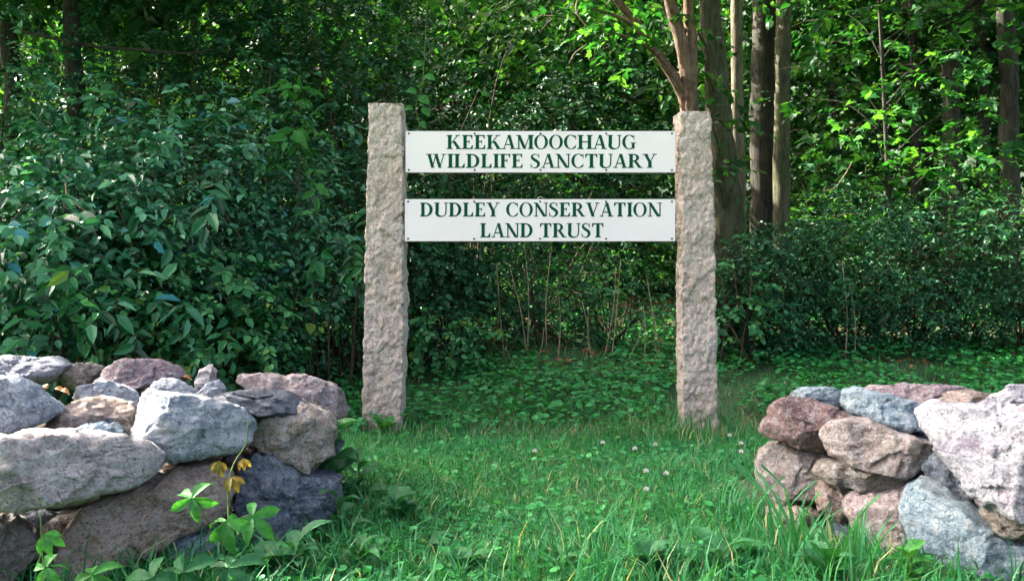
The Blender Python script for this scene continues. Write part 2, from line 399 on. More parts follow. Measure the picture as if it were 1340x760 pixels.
hx = np.linspace(-160, 160, 90); hy = np.linspace(33, 110, 40); XX, YY = np.meshgrid(hx, hy); t = np.clip((YY - 33) / 60, 0, 1)  # hillside added to block the bright sky between the leaves
ZZ = ground_z(0 * XX, YY) - .6 + 34 * t ** .75
ZZ = ZZ + np.array([2.2 * noise.noise((a * .11, b * .11, 0)) + 1.6 * noise.noise((a * .33, b * .33, 5)) for a, b in zip(XX.ravel(), YY.ravel())]).reshape(XX.shape) * np.clip(t * 6, 0, 1)
mb = MB(); i, j = np.meshgrid(np.arange(39), np.arange(89), indexing='ij')
mb.add(np.stack([XX, YY, ZZ], -1).reshape(-1, 3), np.stack([i * 90 + j, i * 90 + j + 1, (i + 1) * 90 + j + 1, (i + 1) * 90 + j], -1).reshape(-1, 4))
k = NT('hillside_foliage'); v_ = k.coord((1, 1, 1), 'Object', False)
k.set(k.b.inputs['Base Color'], k.ramp(k.noise(v_, 1.6, 8, .8), (.35, (.004, .022, .008)), (.55, (.018, .065, .018)), (.72, (.06, .13, .028)))); k.b.inputs['Roughness'].default_value = .9
k.set(k.b.inputs['Normal'], k.bump(k.noise(v_, 1.6, 8, .8), 1.0, .6))
o = mb.build('sky_block_hill', k.m, smooth=True); o['kind'] = 'structure'; o['label'] = 'wooded hillside added to block sky gaps behind the trees'

# ------------------------------------------------------------------ entrance sign: two granite posts, two boards
DS = 6.9; PM = F / DS
def post(parent, rows, depth, seed, label):
    """rows: (photo row, left column, right column) of the front face from the ground to the top"""
    rows = np.array(rows, float); z_all = CZ + (HY - rows[:, 0]) / PM
    zs = np.linspace(z_all[0] - .25, z_all[-1], 240)
    xl = np.interp(zs, z_all, (rows[:, 1] - CX) / PM); xr = np.interp(zs, z_all, (rows[:, 2] - CX) / PM)
    na, nb = 38, 28; per = []
    for t in np.linspace(0, 1, na, endpoint=False): per.append((t, 0, 0, -1))
    for t in np.linspace(0, 1, nb, endpoint=False): per.append((1, t, 1, 0))
    for t in np.linspace(0, 1, na, endpoint=False): per.append((1 - t, 1, 0, 1))
    for t in np.linspace(0, 1, nb, endpoint=False): per.append((0, 1 - t, -1, 0))
    per = np.array(per); m = len(per)
    V = np.zeros((len(zs), m, 3))
    for a, z in enumerate(zs):
        x = xl[a] + (xr[a] - xl[a]) * per[:, 0]; y = DS + depth * per[:, 1]
        V[a, :, 0] = x; V[a, :, 1] = y; V[a, :, 2] = z
    nrm = np.stack([per[:, 2], per[:, 3], 0 * per[:, 2]], -1)
    cor = (np.minimum(per[:, 0], 1 - per[:, 0]) < .02) & (np.minimum(per[:, 1], 1 - per[:, 1]) < .03)
    for a in range(len(zs)):
        for b in range(m):
            p = V[a, b]; q = (p[0] * 1.0 + seed, p[1], p[2])
            s1 = noise.noise((q[0] * 7, q[1] * 7, q[2] * 5.5)); s2 = noise.noise((q[0] * 17, q[1] * 17, q[2] * 13)); s3 = noise.noise((q[0] * 45, q[1] * 45, q[2] * 40))
            # broken facets: steps of the low noise
            vd = noise.voronoi((q[0] * 11 + s2 * .5, q[1] * 11, q[2] * 9))[0]
            h = .006 * s1 + .005 * s2 + .007 * s3 - .012 * abs(noise.noise((q[0] * 24, q[1] * 24, q[2] * 19))) + .009 * (noise.cell((vp := noise.voronoi((q[0] * 11 + s2 * .5, q[1] * 11, q[2] * 9))[1][0]) * 7.3) - .5) + .012 * (vd[1] - vd[0])
            V[a, b] = p + nrm[b] * h
            if cor[b]:
                ctr = np.array(((xl[a] + xr[a]) / 2, DS + depth / 2, p[2])); V[a, b] += unit(ctr - V[a, b]) * (.005 + .022 * abs(noise.noise((p[2] * 14, seed, b))))
    V[-1, :, 2] += [-.012 - .01 * noise.noise((b * .3, seed, 0)) for b in range(m)]
    mbp = MB(); n = len(zs)
    i, j = np.meshgrid(np.arange(n - 1), np.arange(m), indexing='ij'); j2 = (j + 1) % m
    top = V[-1]; c = top.mean(0) + (0, 0, .012)
    rings = [top + (c - top) * s + np.array([[0, 0, .009 * noise.noise((q[0] * 20 + seed, q[1] * 20, s * 9))] for q in top]) for s in (.12, .3, .5, .75)]
    VV = np.vstack([V.reshape(-1, 3)] + rings + [c[None]])
    q = np.stack([i * m + j, i * m + j2, (i + 1) * m + j2, (i + 1) * m + j], -1).reshape(-1, 4)
    i, j = np.meshgrid(np.arange(4) + n - 1, np.arange(m), indexing='ij'); j2 = (j + 1) % m
    q2 = np.stack([i * m + j, i * m + j2, (i + 1) * m + j2, (i + 1) * m + j], -1).reshape(-1, 4)
    k = np.arange(m); t = np.stack([(n + 3) * m + k, (n + 3) * m + (k + 1) % m, np.full(m, (n + 4) * m)], -1)
    mbp.add(VV, q, q2, t)
    o = mbp.build('post', M['granite'], parent, smooth=True); o['label'] = label
    return o

SIGN = thing('entrance_sign', (.21, DS + .1, 0), 'entrance sign of two white lettered boards between rough granite posts', 'sign')
post(SIGN, [(549, 473, 525), (500, 474, 527), (430, 475.5, 529), (340, 477, 527.5), (250, 479, 528), (170, 481, 527), (133, 482.5, 525)], .29, 3.1, 'rough granite post with a squared top, left of the boards')
post(SIGN, [(558, 894, 940), (480, 893, 939.5), (400, 892, 938), (320, 893, 936), (240, 892, 934.5), (190, 889.5, 932.5), (144, 889, 931)], .28, 9.7, 'rough granite post with a chipped inner edge, right of the boards')

# lettering: heavy serif capitals made of strokes
T_, H_, S_V = .210, .080, .062
def glyphs():
    def rect(x0, y0, x1, y1): return [(x0, y0), (x1, y0), (x1, y1), (x0, y1)]
    def ser(x0, x1, top): return [rect(x0, 1 - S_V, x1, 1)] if top else [rect(x0, 0, x1, S_V)]
    def stem(x, wd=T_, t=True, b=True, o=.085):
        r = [rect(x, 0, x + wd, 1)]
        for on, top in ((t, True), (b, False)):
            if on:
                r += ser(x - o, x + wd + o, top)
                e, s = (1 - S_V, -1) if top else (S_V, 1)
                r += [[(x - .04, e), (x, e + s * .06), (x, e)], [(x + wd, e), (x + wd, e + s * .06), (x + wd + .04, e)]]
        return r
    def diag(x0, y0, x1, y1, wd): return [[(x0, y0), (x0 + wd, y0), (x1 + wd, y1), (x1, y1)]]
    def arc(cx, cy, rx, ry, ix, iy, a0, a1, n=40):
        q = []
        for k in range(n):
            a, b = R(a0 + (a1 - a0) * k / n), R(a0 + (a1 - a0) * (k + 1) / n)
            q.append([(cx + rx * math.cos(a), cy + ry * math.sin(a)), (cx + rx * math.cos(b), cy + ry * math.sin(b)), (cx + ix * math.cos(b), cy + iy * math.sin(b)), (cx + ix * math.cos(a), cy + iy * math.sin(a))])
        return q
    def path(p, wd):
        p = smooth_path(np.array([(x, y, 0) for x, y in p]), 40)[:, :2]; wd = np.interp(np.linspace(0, 1, 40), np.linspace(0, 1, len(wd)), wd)
        t = unit(np.gradient(p, axis=0)); nn = np.stack([-t[:, 1], t[:, 0]], -1) * (wd / 2)[:, None]
        return [[tuple(p[k] - nn[k]), tuple(p[k + 1] - nn[k + 1]), tuple(p[k + 1] + nn[k + 1]), tuple(p[k] + nn[k])] for k in range(39)]
    tr = lambda x, y0, y1, lean: [[(x, y0), (x, y1), (x - .035, y1), (x - lean, y0)]]
    g = {}
    Eb = stem(.10) + [rect(.10, 1 - H_, .66, 1)] + tr(.66, 1 - H_ * .5, .73, .14) + [rect(.27, .49, .47, .49 + H_), rect(.45, .40, .49, .64)]
    g['E'] = (.74, Eb + [rect(.10, 0, .68, H_)] + tr(.69, H_ * .5, .29, .16)); g['F'] = (.70, Eb)
    g['L'] = (.72, stem(.10) + [rect(.10, 0, .66, H_)] + tr(.67, H_ * .5, .32, .18))
    g['I'] = (.38, stem(.10)); g['H'] = (.94, stem(.10) + stem(.66) + [rect(.27, .47, .67, .47 + H_)])
    g['K'] = (.93, stem(.10) + diag(.26, .38, .66, .97, .07) + diag(.68, 0, .36, .56, .21) + ser(.56, .86, 1) + ser(.60, .96, 0))
    g['A'] = (.86, diag(.09, 0, .40, 1, .062) + diag(.60, 0, .355, 1, .19)[:1] + [rect(.20, .28, .62, .28 + H_)] + ser(.0, .25, 0) + ser(.52, .88, 0))
    g['M'] = (1.08, [rect(.13, 0, .13 + H_, .98)] + diag(.44, .02, .07, 1, .20) + diag(.50, .02, .82, 1, .062) + stem(.82) + ser(.02, .30, 0) + ser(0, .25, 1))
    g['N'] = (.92, [rect(.13, 0, .13 + H_, .98), rect(.76, .02, .76 + H_, 1)] + diag(.61, 0, .04, 1, .21) + ser(.02, .30, 0) + ser(0, .22, 1) + ser(.64, .93, 1))
    g['O'] = (.90, arc(.45, .5, .43, .52, .25, .47, 0, 360, 56))
    g['C'] = (.82, arc(.46, .5, .44, .52, .25, .465, 42, 318) + [rect(.735, .66, .775, .985)] + path([(.76, .30), (.72, .16), (.62, .06), (.50, .01)], [.04, .05, .05, .05]))
    g['G'] = (.92, arc(.46, .5, .44, .52, .25, .465, 42, 300) + [rect(.735, .66, .775, .985), rect(.62, .03, .79, .42)] + [rect(.54, .40, .87, .40 + S_V)])
    g['D'] = (.88, stem(.10) + [rect(.10, 1 - H_, .36, 1), rect(.10, 0, .36, H_)] + arc(.36, .5, .47, .5, .27, .5 - H_, -90, 90))
    g['R'] = (.90, stem(.10) + [rect(.10, 1 - H_, .36, 1), rect(.10, .45, .40, .45 + H_)] + arc(.36, .725, .34, .275, .16, .275 - H_, -90, 90, 24) + diag(.66, 0, .36, .48, .20) + ser(.64, .92, 0))
    g['S'] = (.66, path([(.54, .76), (.49, .91), (.33, .985), (.16, .90), (.13, .75), (.24, .61), (.40, .49), (.52, .36), (.52, .18), (.40, .04), (.26, .01), (.13, .08), (.07, .25)], [.035, .05, .055, .10, .15, .19, .20, .19, .16, .10, .055, .05, .035]) + [rect(.535, .70, .57, 1), rect(.045, 0, .08, .31)])
    g['T'] = (.80, stem(.31, T_, False, True) + [rect(.04, 1 - H_, .76, 1)] + tr(.77, 1 - H_ * .5, .72, .15) + [[(.03, 1 - H_ * .5), (.03, .72), (.065, .72), (.18, 1 - H_ * .5)]])
    g['U'] = (.90, [rect(.10, .34, .10 + T_, 1), rect(.735, .34, .735 + H_, 1)] + ser(.01, .36, 1) + ser(.63, .90, 1) + path([(.1875, .36), (.20, .20), (.30, .06), (.47, .02), (.64, .06), (.745, .20), (.764, .36)], [T_, T_, .15, .09, .06, H_, H_]))
    g['V'] = (.86, diag(.37, 0, .08, 1, .20) + diag(.405, 0, .72, 1, .062) + ser(-.01, .36, 1) + ser(.60, .88, 1))
    g['W'] = (1.26, diag(.31, 0, .08, 1, .19) + diag(.355, 0, .58, 1, .06) + diag(.76, 0, .50, 1, .19) + diag(.80, 0, 1.07, 1, .06) + ser(-.01, .36, 1) + ser(.42, .74, 1) + ser(.95, 1.23, 1))
    g['Y'] = (.84, diag(.33, .40, .06, 1, .20) + diag(.42, .42, .70, 1, .062) + [rect(.33, 0, .33 + T_, .46)] + ser(.24, .60, 0) + ser(-.02, .34, 1) + ser(.58, .86, 1))
    g[' '] = (.34, [])
    return g
GL = glyphs()
def text_line(parent, s, x0, x1, y_top, y_base, yface):
    adv = [GL[c][0] + .03 for c in s]; W = sum(adv)
    hz = (y_base - y_top) / PM; sx = (x1 - x0) / PM / W; X0 = (x0 - CX) / PM; Z0 = CZ + (HY - y_base) / PM
    u = 0; idx = 0
    for c, a in zip(s, adv):
        mb = MB()
        for pl in GL[c][1]:
            pl = np.array(pl); area = 0.5 * np.sum(pl[:, 0] * np.roll(pl[:, 1], -1) - np.roll(pl[:, 0], -1) * pl[:, 1])
            if area < 0: pl = pl[::-1]
            yy = yface - .0012 - .00004 * (idx % 12); idx += 1
            mb.poly([(X0 + (u + x) * sx, yy, Z0 + y * hz) for x, y in pl])
        u += a
        if mb.big: mb.build('letter', M['green'], parent)

def box(mb, x0, x1, y0, y1, z0, z1, bev=0.0):
    v = [(x, y, z) for x in (x0, x1) for y in (y0, y1) for z in (z0, z1)]
    mb.add(v, [(0, 1, 3, 2), (4, 6, 7, 5), (0, 4, 5, 1), (2, 3, 7, 6), (0, 2, 6, 4), (1, 5, 7, 3)])
def sign_board(x0, x1, y0, y1, label, lines):
    X0, X1 = (x0 - CX) / PM, (x1 - CX) / PM; Z1, Z0 = CZ + (HY - y0) / PM, CZ + (HY - y1) / PM; yf = DS + .012
    mb = MB(); box(mb, X0, X1, yf, yf + .006, Z0, Z1); b = mb.build('sign_board', M['board'], SIGN); b['label'] = label
    mb = MB(); box(mb, X0 + .004, X1 - .004, yf + .0062, yf + .045, Z0 - .004, Z1 - .012); mb.build('backing', M['edge'], b)
    for s, a, c, t, bl in lines: text_line(b, s, a, c, t, bl, yf)
    scr = None
    for k in range(5):
        for zz in (Z1 - .018, Z0 + .018):
            xx = X0 + .025 + (X1 - X0 - .05) * k / 4
            if scr is None:
                m2 = MB(); th = np.arange(10) * math.pi / 5
                ring = np.stack([.008 * np.cos(th), np.zeros(10), .008 * np.sin(th)], -1)
                V = np.vstack([ring, ring * .7 + (0, -.003, 0), [(0, -.0035, 0)]]); k0 = np.arange(10); k1 = (k0 + 1) % 10
                m2.add(V, np.stack([k0, k1, k1 + 10, k0 + 10], -1), np.stack([k0 + 10, k1 + 10, np.full(10, 20)], -1))
                scr = m2.mesh('screw', M['screw'])
            o = bpy.data.objects.new('screw', scr); COL.objects.link(o); o.parent = b; o.location = (xx, yf - .0003, zz)
            o.matrix_parent_inverse.identity()
    return b
sign_board(530.5, 884, 171.5, 225.5, 'white board lettered for the wildlife sanctuary', [('KEEKAMOOCHAUG', 584, 834, 176.5, 195), ('WILDLIFE SANCTUARY', 557.5, 860, 201.3, 219.6)])
sign_board(529.5, 884, 260.5, 315.5, 'white board lettered for the land trust', [('DUDLEY CONSERVATION', 549, 867, 265, 283.4), ('LAND TRUST', 628, 791, 292, 310.6)])

# ------------------------------------------------------------------ dry stone walls
def stone(parent, poly, d, mat, tilt=.35, depth=.38, k=.0025, seed=0, bulge=.06, chops=7, label=None, n=104):
    rng = np.random.default_rng(seed + 100)
    p = np.array(poly, float); p = p.mean(0) + (p - p.mean(0)) * 1.045
    for _ in range(1):                                   # soften corners a little
        q = np.roll(p, -1, 0); p = np.stack([p * .95 + q * .05, p * .05 + q * .95], 1).reshape(-1, 2)
    seg = np.linalg.norm(np.roll(p, -1, 0) - p, axis=1); cum = np.concatenate([[0], np.cumsum(seg)])
    u = np.linspace(0, cum[-1], n, endpoint=False); pc = np.vstack([p, p[:1]])
    p = np.stack([np.interp(u, cum, pc[:, 0]), np.interp(u, cum, pc[:, 1])], -1)
    c = (p.max(0) + p.min(0)) / 2; yb = p[:, 1].max()
    def place(px, py):
        dd = d + k * (px - c[0]) + tilt * (yb - py) / F * d
        return np.stack([(px - CX) / F * dd, dd, CZ + (HY - py) / F * dd], -1)
    back = unit(np.array((c[0] - CX, F, 0)) / F + np.array((0, 0, -.35 * min(tilt, 1.2))))
    prof = [(s, -bulge * (1 - .25 * s * s - .75 * s ** 14)) for s in np.concatenate([np.linspace(.08, .9, 12), [.94, .97, .99]])] + [(1.0, .05), (1.0, .13)] + \
           [(1 - .14 * t * t, .05 + (depth - .05) * t) for t in (.27, .34, .42, .5, .58, .67, .76, .85, .93)] + [(.6, depth), (.3, depth + .02)]
    V = [place(c[0], c[1])[None] - back * bulge]
    for s, dp in prof:
        q = c + (p - c) * s; V.append(place(q[:, 0], q[:, 1]) + back * dp)
    V.append(place(c[0], c[1])[None] + back * (depth + .02)); V = np.vstack(V)
    ctr = V.mean(0); Wv = V - ctr
    for _ in range(chops):
        nn = unit(rng.normal(size=3) * (.55, 1, .9) + np.array((0, -.55, .3))); s = Wv @ nn; cut = s.max() * rng.uniform(.66, .90)
        ov = np.clip(s - cut, 0, None); Wv = Wv - nn * ov[:, None]
    V = Wv + ctr; ext = np.ptp(V, axis=0).max()
    a1 = .05 * ext
    for i in range(len(V)):
        q = Vector(V[i]) + Vector((seed * 3.7, 0, 0))
        f1 = noise.noise((q.x * 9, q.y * 9, q.z * 16)); f2 = noise.noise((q.x * 21, q.y * 21, q.z * 34))
        dn = noise.noise_vector(q * 5) * (a1 * .14) + noise.noise_vector(q * 14) * .005 + noise.noise_vector(q * 44) * .004
        od = Vector(unit(V[i] - ctr))
        for fq, am, lim in ((5.0, .16, .010), (12, .22, .005)):
            vp = noise.voronoi(q * fq)[1][0] / fq; nv = noise.noise_vector(vp * 31.7 + Vector((4, 9, 2)))
            dn = dn + od * max(-lim, min(lim, am * (q - vp).dot(nv.normalized())))
        dn = dn - Vector(unit(V[i] - ctr)) * (.016 * abs(f1) + .010 * abs(f2) - .008)
        V[i] += dn
    nr = len(prof); mbs = MB(); a = np.arange(n); b = (a + 1) % n
    qs = [np.stack([1 + r * n + a, 1 + r * n + b, 1 + (r + 1) * n + b, 1 + (r + 1) * n + a], -1) for r in range(nr - 1)]
    t1 = np.stack([np.zeros(n, int), 1 + b, 1 + a], -1)
    t2 = np.stack([1 + (nr - 1) * n + a, 1 + (nr - 1) * n + b, np.full(n, len(V) - 1)], -1)
    F4 = np.vstack(qs)
    # orient outward
    cr = np.cross(V[F4[0, 1]] - V[F4[0, 0]], V[F4[0, 2]] - V[F4[0, 0]])
    fc = F4[:: max(1, len(F4) // 200)]; nrm = np.cross(V[fc[:, 1]] - V[fc[:, 0]], V[fc[:, 2]] - V[fc[:, 0]])
    if ((V[fc].mean(1) - V.mean(0)) * nrm).sum() < 0: F4 = F4[:, ::-1]
    else: t1, t2 = t1[:, ::-1], t2[:, ::-1]
    mbs.add(V, F4, t1[:, ::-1], t2[:, ::-1])
    o = mbs.build('stone', M[mat], parent, smooth=True)
    if label: o['label'] = label
    return o

WL = thing('stone_wall', (xat(200, 3.9), 3.9, 0), 'dry stone wall with a reddening creeper and a loose dark slate slab on top', 'wall', 'dry stone walls flanking the opening')
WR = thing('stone_wall', (xat(1180, 4.2), 4.2, 0), 'dry stone wall ending in a red brown stone, with a large white jutting stone', 'wall', 'dry stone walls flanking the opening')
LEFT = [  # outline in photo pixels, distance, material, recline, thickness
    ([(-60, 478), (-10, 468), (30, 470), (80, 465), (93, 480), (60, 494), (-10, 500), (-60, 500)], 4.95, 'st_slate2', 1.6, .30),
    ([(82, 474), (110, 473), (136, 480), (125, 492), (112, 506), (84, 506), (80, 490)], 5.25, 'st_grey', .5, .35),
    ([(110, 506), (125, 488), (150, 476), (168, 470), (212, 473), (240, 484), (246, 494), (200, 506), (150, 508)], 5.0, 'st_mauve', 1.0, .35),
    ([(-50, 500), (0, 495), (28, 494), (52, 508), (70, 522), (84, 534), (58, 552), (0, 574), (-50, 578)], 3.75, 'st_bluewhite', .5, .42),
    ([(96, 520), (108, 504), (145, 497), (172, 511), (184, 524), (178, 532), (120, 530)], 4.6, 'st_bluewhite', .6, .35),
    ([(42, 563), (62, 548), (90, 528), (130, 517), (168, 525), (179, 536), (172, 556), (166, 574), (100, 578)], 3.95, 'st_pink', .9, .42),
    ([(88, 572), (110, 558), (140, 552), (164, 564), (160, 582), (100, 584)], 3.72, 'st_blue', .4, .25),
    ([(-60, 600), (0, 575), (55, 567), (140, 567), (196, 578), (216, 592), (208, 616), (176, 638), (110, 654), (40, 668), (-20, 674), (-60, 660)], 3.3, 'st_pale', .40, .50),
    ([(169, 578), (184, 519), (200, 515), (262, 524), (320, 533), (335, 548), (334, 578), (305, 591), (255, 602), (214, 602), (200, 584)], 3.85, 'st_bluewhite', .28, .48),
    ([(184, 520), (198, 500), (225, 495), (248, 500), (262, 512), (256, 526), (200, 528)], 4.6, 'st_bluewhite', .7, .32),
    ([(254, 502), (263, 486), (275, 479), (284, 490), (284, 505), (270, 514)], 4.75, 'st_pale', .2, .14),
    ([(258, 516), (272, 503), (286, 497), (293, 508), (286, 520)], 4.6, 'st_bluewhite', .3, .14),
    ([(270, 524), (290, 516), (330, 511), (372, 512), (404, 523), (390, 536), (372, 545), (338, 542), (300, 532)], 4.02, 'st_slate', 2.4, .07),
    ([(308, 506), (316, 492), (340, 490), (400, 493), (438, 503), (452, 515), (457, 538), (446, 548), (420, 546), (390, 536), (340, 524)], 4.75, 'st_mauvepink', .35, .45),
    ([(328, 562), (340, 546), (372, 542), (395, 530), (424, 542), (444, 558), (452, 576), (444, 606), (428, 620), (402, 622), (376, 608), (344, 594), (326, 582)], 4.15, 'st_tan', .22, .50),
    ([(70, 745), (82, 706), (112, 670), (160, 645), (205, 622), (232, 602), (272, 606), (302, 618), (304, 644), (278, 686), (210, 716), (158, 744), (110, 770), (70, 770)], 3.55, 'st_pinktan', .35, .48),
    ([(306, 690), (312, 630), (326, 596), (346, 590), (372, 610), (410, 624), (444, 628), (440, 655), (424, 682), (396, 694), (376, 722), (330, 730), (306, 715)], 4.0, 'st_slateblue', .25, .50),
    ([(-60, 680), (0, 672), (30, 688), (50, 704), (52, 726), (30, 750), (10, 790), (-60, 800)], 3.25, 'st_grey', .3, .45),
    ([(196, 730), (230, 704), (282, 690), (306, 700), (304, 740), (280, 766), (210, 770)], 3.75, 'st_blue', .25, .42),
    ([(288, 612), (300, 596), (330, 590), (332, 612), (318, 640), (296, 640)], 4.1, 'st_mauve', .2, .3),
    ([(300, 742), (330, 722), (372, 716), (388, 736), (370, 768), (310, 772)], 3.95, 'st_grey', .25, .40),
    ([(20, 776), (80, 752), (160, 744), (214, 760), (200, 800), (40, 810)], 3.45, 'st_grey', .25, .42),
]
RIGHT = [
    ([(1032, 514), (1040, 508), (1080, 508), (1108, 510), (1110, 522), (1100, 532), (1068, 529), (1036, 521)], 4.75, 'st_blue', .7, .35),
    ([(1104, 530), (1106, 514), (1120, 507), (1160, 516), (1206, 529), (1213, 552), (1206, 564), (1184, 567), (1146, 554), (1112, 541)], 4.3, 'st_blue', .45, .42),
    ([(1128, 512), (1140, 504), (1200, 504), (1272, 506), (1277, 512), (1244, 524), (1200, 530), (1150, 522)], 5.0, 'st_mauve', 1.5, .3),
    ([(1212, 532), (1232, 518), (1262, 513), (1292, 514), (1304, 520), (1290, 534), (1250, 540)], 4.5, 'st_pink', 1.2, .3),
    ([(1272, 534), (1296, 518), (1322, 503), (1350, 500), (1380, 510), (1385, 540), (1320, 542)], 4.2, 'st_purplewhite', .6, .35),
    ([(995, 562), (1002, 546), (1014, 530), (1032, 521), (1062, 528), (1098, 541), (1122, 550), (1110, 572), (1098, 598), (1068, 594), (1034, 582), (1008, 572)], 4.3, 'st_red', .30, .50),
    ([(1078, 572), (1088, 556), (1112, 549), (1136, 552), (1178, 572), (1222, 586), (1230, 600), (1216, 612), (1192, 624), (1166, 624), (1116, 608), (1088, 594)], 4.05, 'st_pinkgrey', .25, .48),
    ([(990, 622), (994, 600), (1012, 587), (1042, 588), (1072, 596), (1088, 606), (1082, 634), (1072, 656), (1046, 664), (1012, 660), (996, 644)], 4.35, 'st_pinkgrey', .15, .48),
    ([(1067, 616), (1076, 604), (1100, 604), (1150, 616), (1192, 628), (1200, 642), (1176, 650), (1130, 644), (1084, 632)], 4.08, 'st_grey', .3, .45),
    ([(1068, 650), (1074, 632), (1092, 628), (1116, 640), (1122, 668), (1116, 690), (1084, 680), (1070, 668)], 4.15, 'st_pink', .15, .45),
    ([(1104, 664), (1116, 646), (1150, 642), (1184, 650), (1196, 690), (1214, 724), (1200, 752), (1160, 758), (1136, 716), (1114, 690)], 3.92, 'st_mauvepink', .15, .48),
    ([(1180, 660), (1188, 640), (1208, 633), (1228, 638), (1264, 668), (1310, 690), (1370, 710), (1400, 790), (1290, 800), (1236, 756), (1204, 716), (1186, 690)], 3.5, 'st_blue', .25, .50),
    ([(1204, 610), (1220, 594), (1250, 600), (1272, 634), (1276, 668), (1252, 668), (1220, 638)], 3.85, 'st_slateblue', .3, .40),
    ([(1203, 538), (1222, 527), (1270, 534), (1330, 534), (1390, 530), (1400, 640), (1370, 690), (1328, 684), (1288, 658), (1246, 616), (1218, 580), (1208, 560)], 3.35, 'st_purplewhite', .40, .55),
    ([(1276, 648), (1300, 656), (1340, 682), (1370, 700), (1360, 724), (1300, 694), (1280, 668)], 3.5, 'st_grey', .2, .42),
    ([(996, 670), (1010, 660), (1048, 662), (1084, 672), (1086, 694), (1050, 706), (1006, 700)], 4.3, 'st_pink', .3, .42),
    ([(1084, 696), (1104, 684), (1124, 692), (1142, 722), (1140, 750), (1096, 752)], 4.05, 'st_slateblue', .15, .40),
    ([(1200, 762), (1230, 746), (1290, 790), (1280, 820), (1200, 810)], 3.7, 'st_grey', .2, .40),
]
M['st_slate2'] = stone_mat('stone_blue_grey', (.21, .235, .29), (.32, .345, .40), (.15, .16, .20), lich=.15)
M['st_mauvepink'] = stone_mat('stone_mauve_pink', (.34, .265, .25), (.46, .385, .375), (.22, .17, .15), lich=.3)
M['st_pinktan'] = stone_mat('stone_pink_tan', (.35, .275, .215), (.47, .39, .33), (.27, .21, .12), lich=.18)
M['st_pinkgrey'] = stone_mat('stone_pink_grey', (.29, .245, .22), (.40, .35, .325), (.18, .145, .12), lich=.3)
M['st_slateblue'] = stone_mat('stone_dark_blue', (.075, .11, .155), (.16, .20, .25), (.05, .07, .10), lich=.16, rough=.6)
for s, (poly, d, m, tl, dp) in enumerate(LEFT): stone(WL, poly, d, m, tl, dp, .0022, seed=s * 7 + 1)
for s, (poly, d, m, tl, dp) in enumerate(RIGHT): stone(WR, poly, d, m, tl, dp, -.0020, seed=s * 5 + 201)
# core and run of the walls beyond the frame
def core(parent, x_of, n, seed, mats):
    rng = np.random.default_rng(seed)
    for i in range(n):
        px, d, z = x_of(rng, i); cx, cy = px, HY + (CZ - z) / d * F
        wpx = rng.uniform(.17, .26) / d * F; hpx = rng.uniform(.09, .14) / d * F
        th = np.arange(9) * 2 * math.pi / 9 + rng.uniform(-.2, .2, 9); rr = rng.uniform(.8, 1.12, 9)
        stone(parent, np.stack([cx + wpx * rr * np.cos(th), cy + hpx * rr * np.sin(th)], -1), d, mats[i % len(mats)], .3, rng.uniform(.3, .45), 0, seed=seed + i, n=34)
core(WL, lambda r, i: ((70, 150, 30, 110, 330, 200)[i], (3.95, 3.95, 3.8, 3.75, 4.45, 4.0)[i], (.30, .30, .12, .10, .30, .12)[i]), 6, 480, ['st_grey', 'st_red', 'st_slateblue'])
core(WL, lambda r, i: ((30, 120, 200, 270, 330, 380, 60, 150, 240, 330, 390)[i], (4.1, 4.2, 4.35, 4.45, 4.55, 4.6, 4.55, 4.7, 4.8, 4.85, 4.8)[i], (.42, .40, .42, .40, .38, .34, .14, .16, .14, .16, .12)[i]), 11, 500, ['st_grey', 'st_pink', 'st_slateblue'])
core(WR, lambda r, i: ((1080, 1150, 1230, 1300, 1060, 1140, 1220, 1300, 1180, 1290)[i], (4.7, 4.6, 4.3, 4.1, 4.8, 4.6, 4.45, 4.3, 4.9, 4.7)[i], (.40, .38, .40, .40, .15, .14, .13, .14, .38, .38)[i]), 10, 600, ['st_grey', 'st_pink', 'st_slateblue'])
core(WL, lambda r, i: (-120 - 110 * (i % 3), 3.3 - .12 * (i % 3) + .5 * (i // 9), (.10, .33, .56)[(i // 3) % 3]), 18, 700, ['st_pale', 'st_pink', 'st_bluewhite', 'st_grey', 'st_mauve'])
core(WR, lambda r, i: (1440 + 110 * (i % 3), 3.45 - .12 * (i % 3) + .5 * (i // 9), (.10, .33, .56)[(i // 3) % 3]), 18, 800, ['st_pale', 'st_red', 'st_blue', 'st_grey', 'st_mauve'])

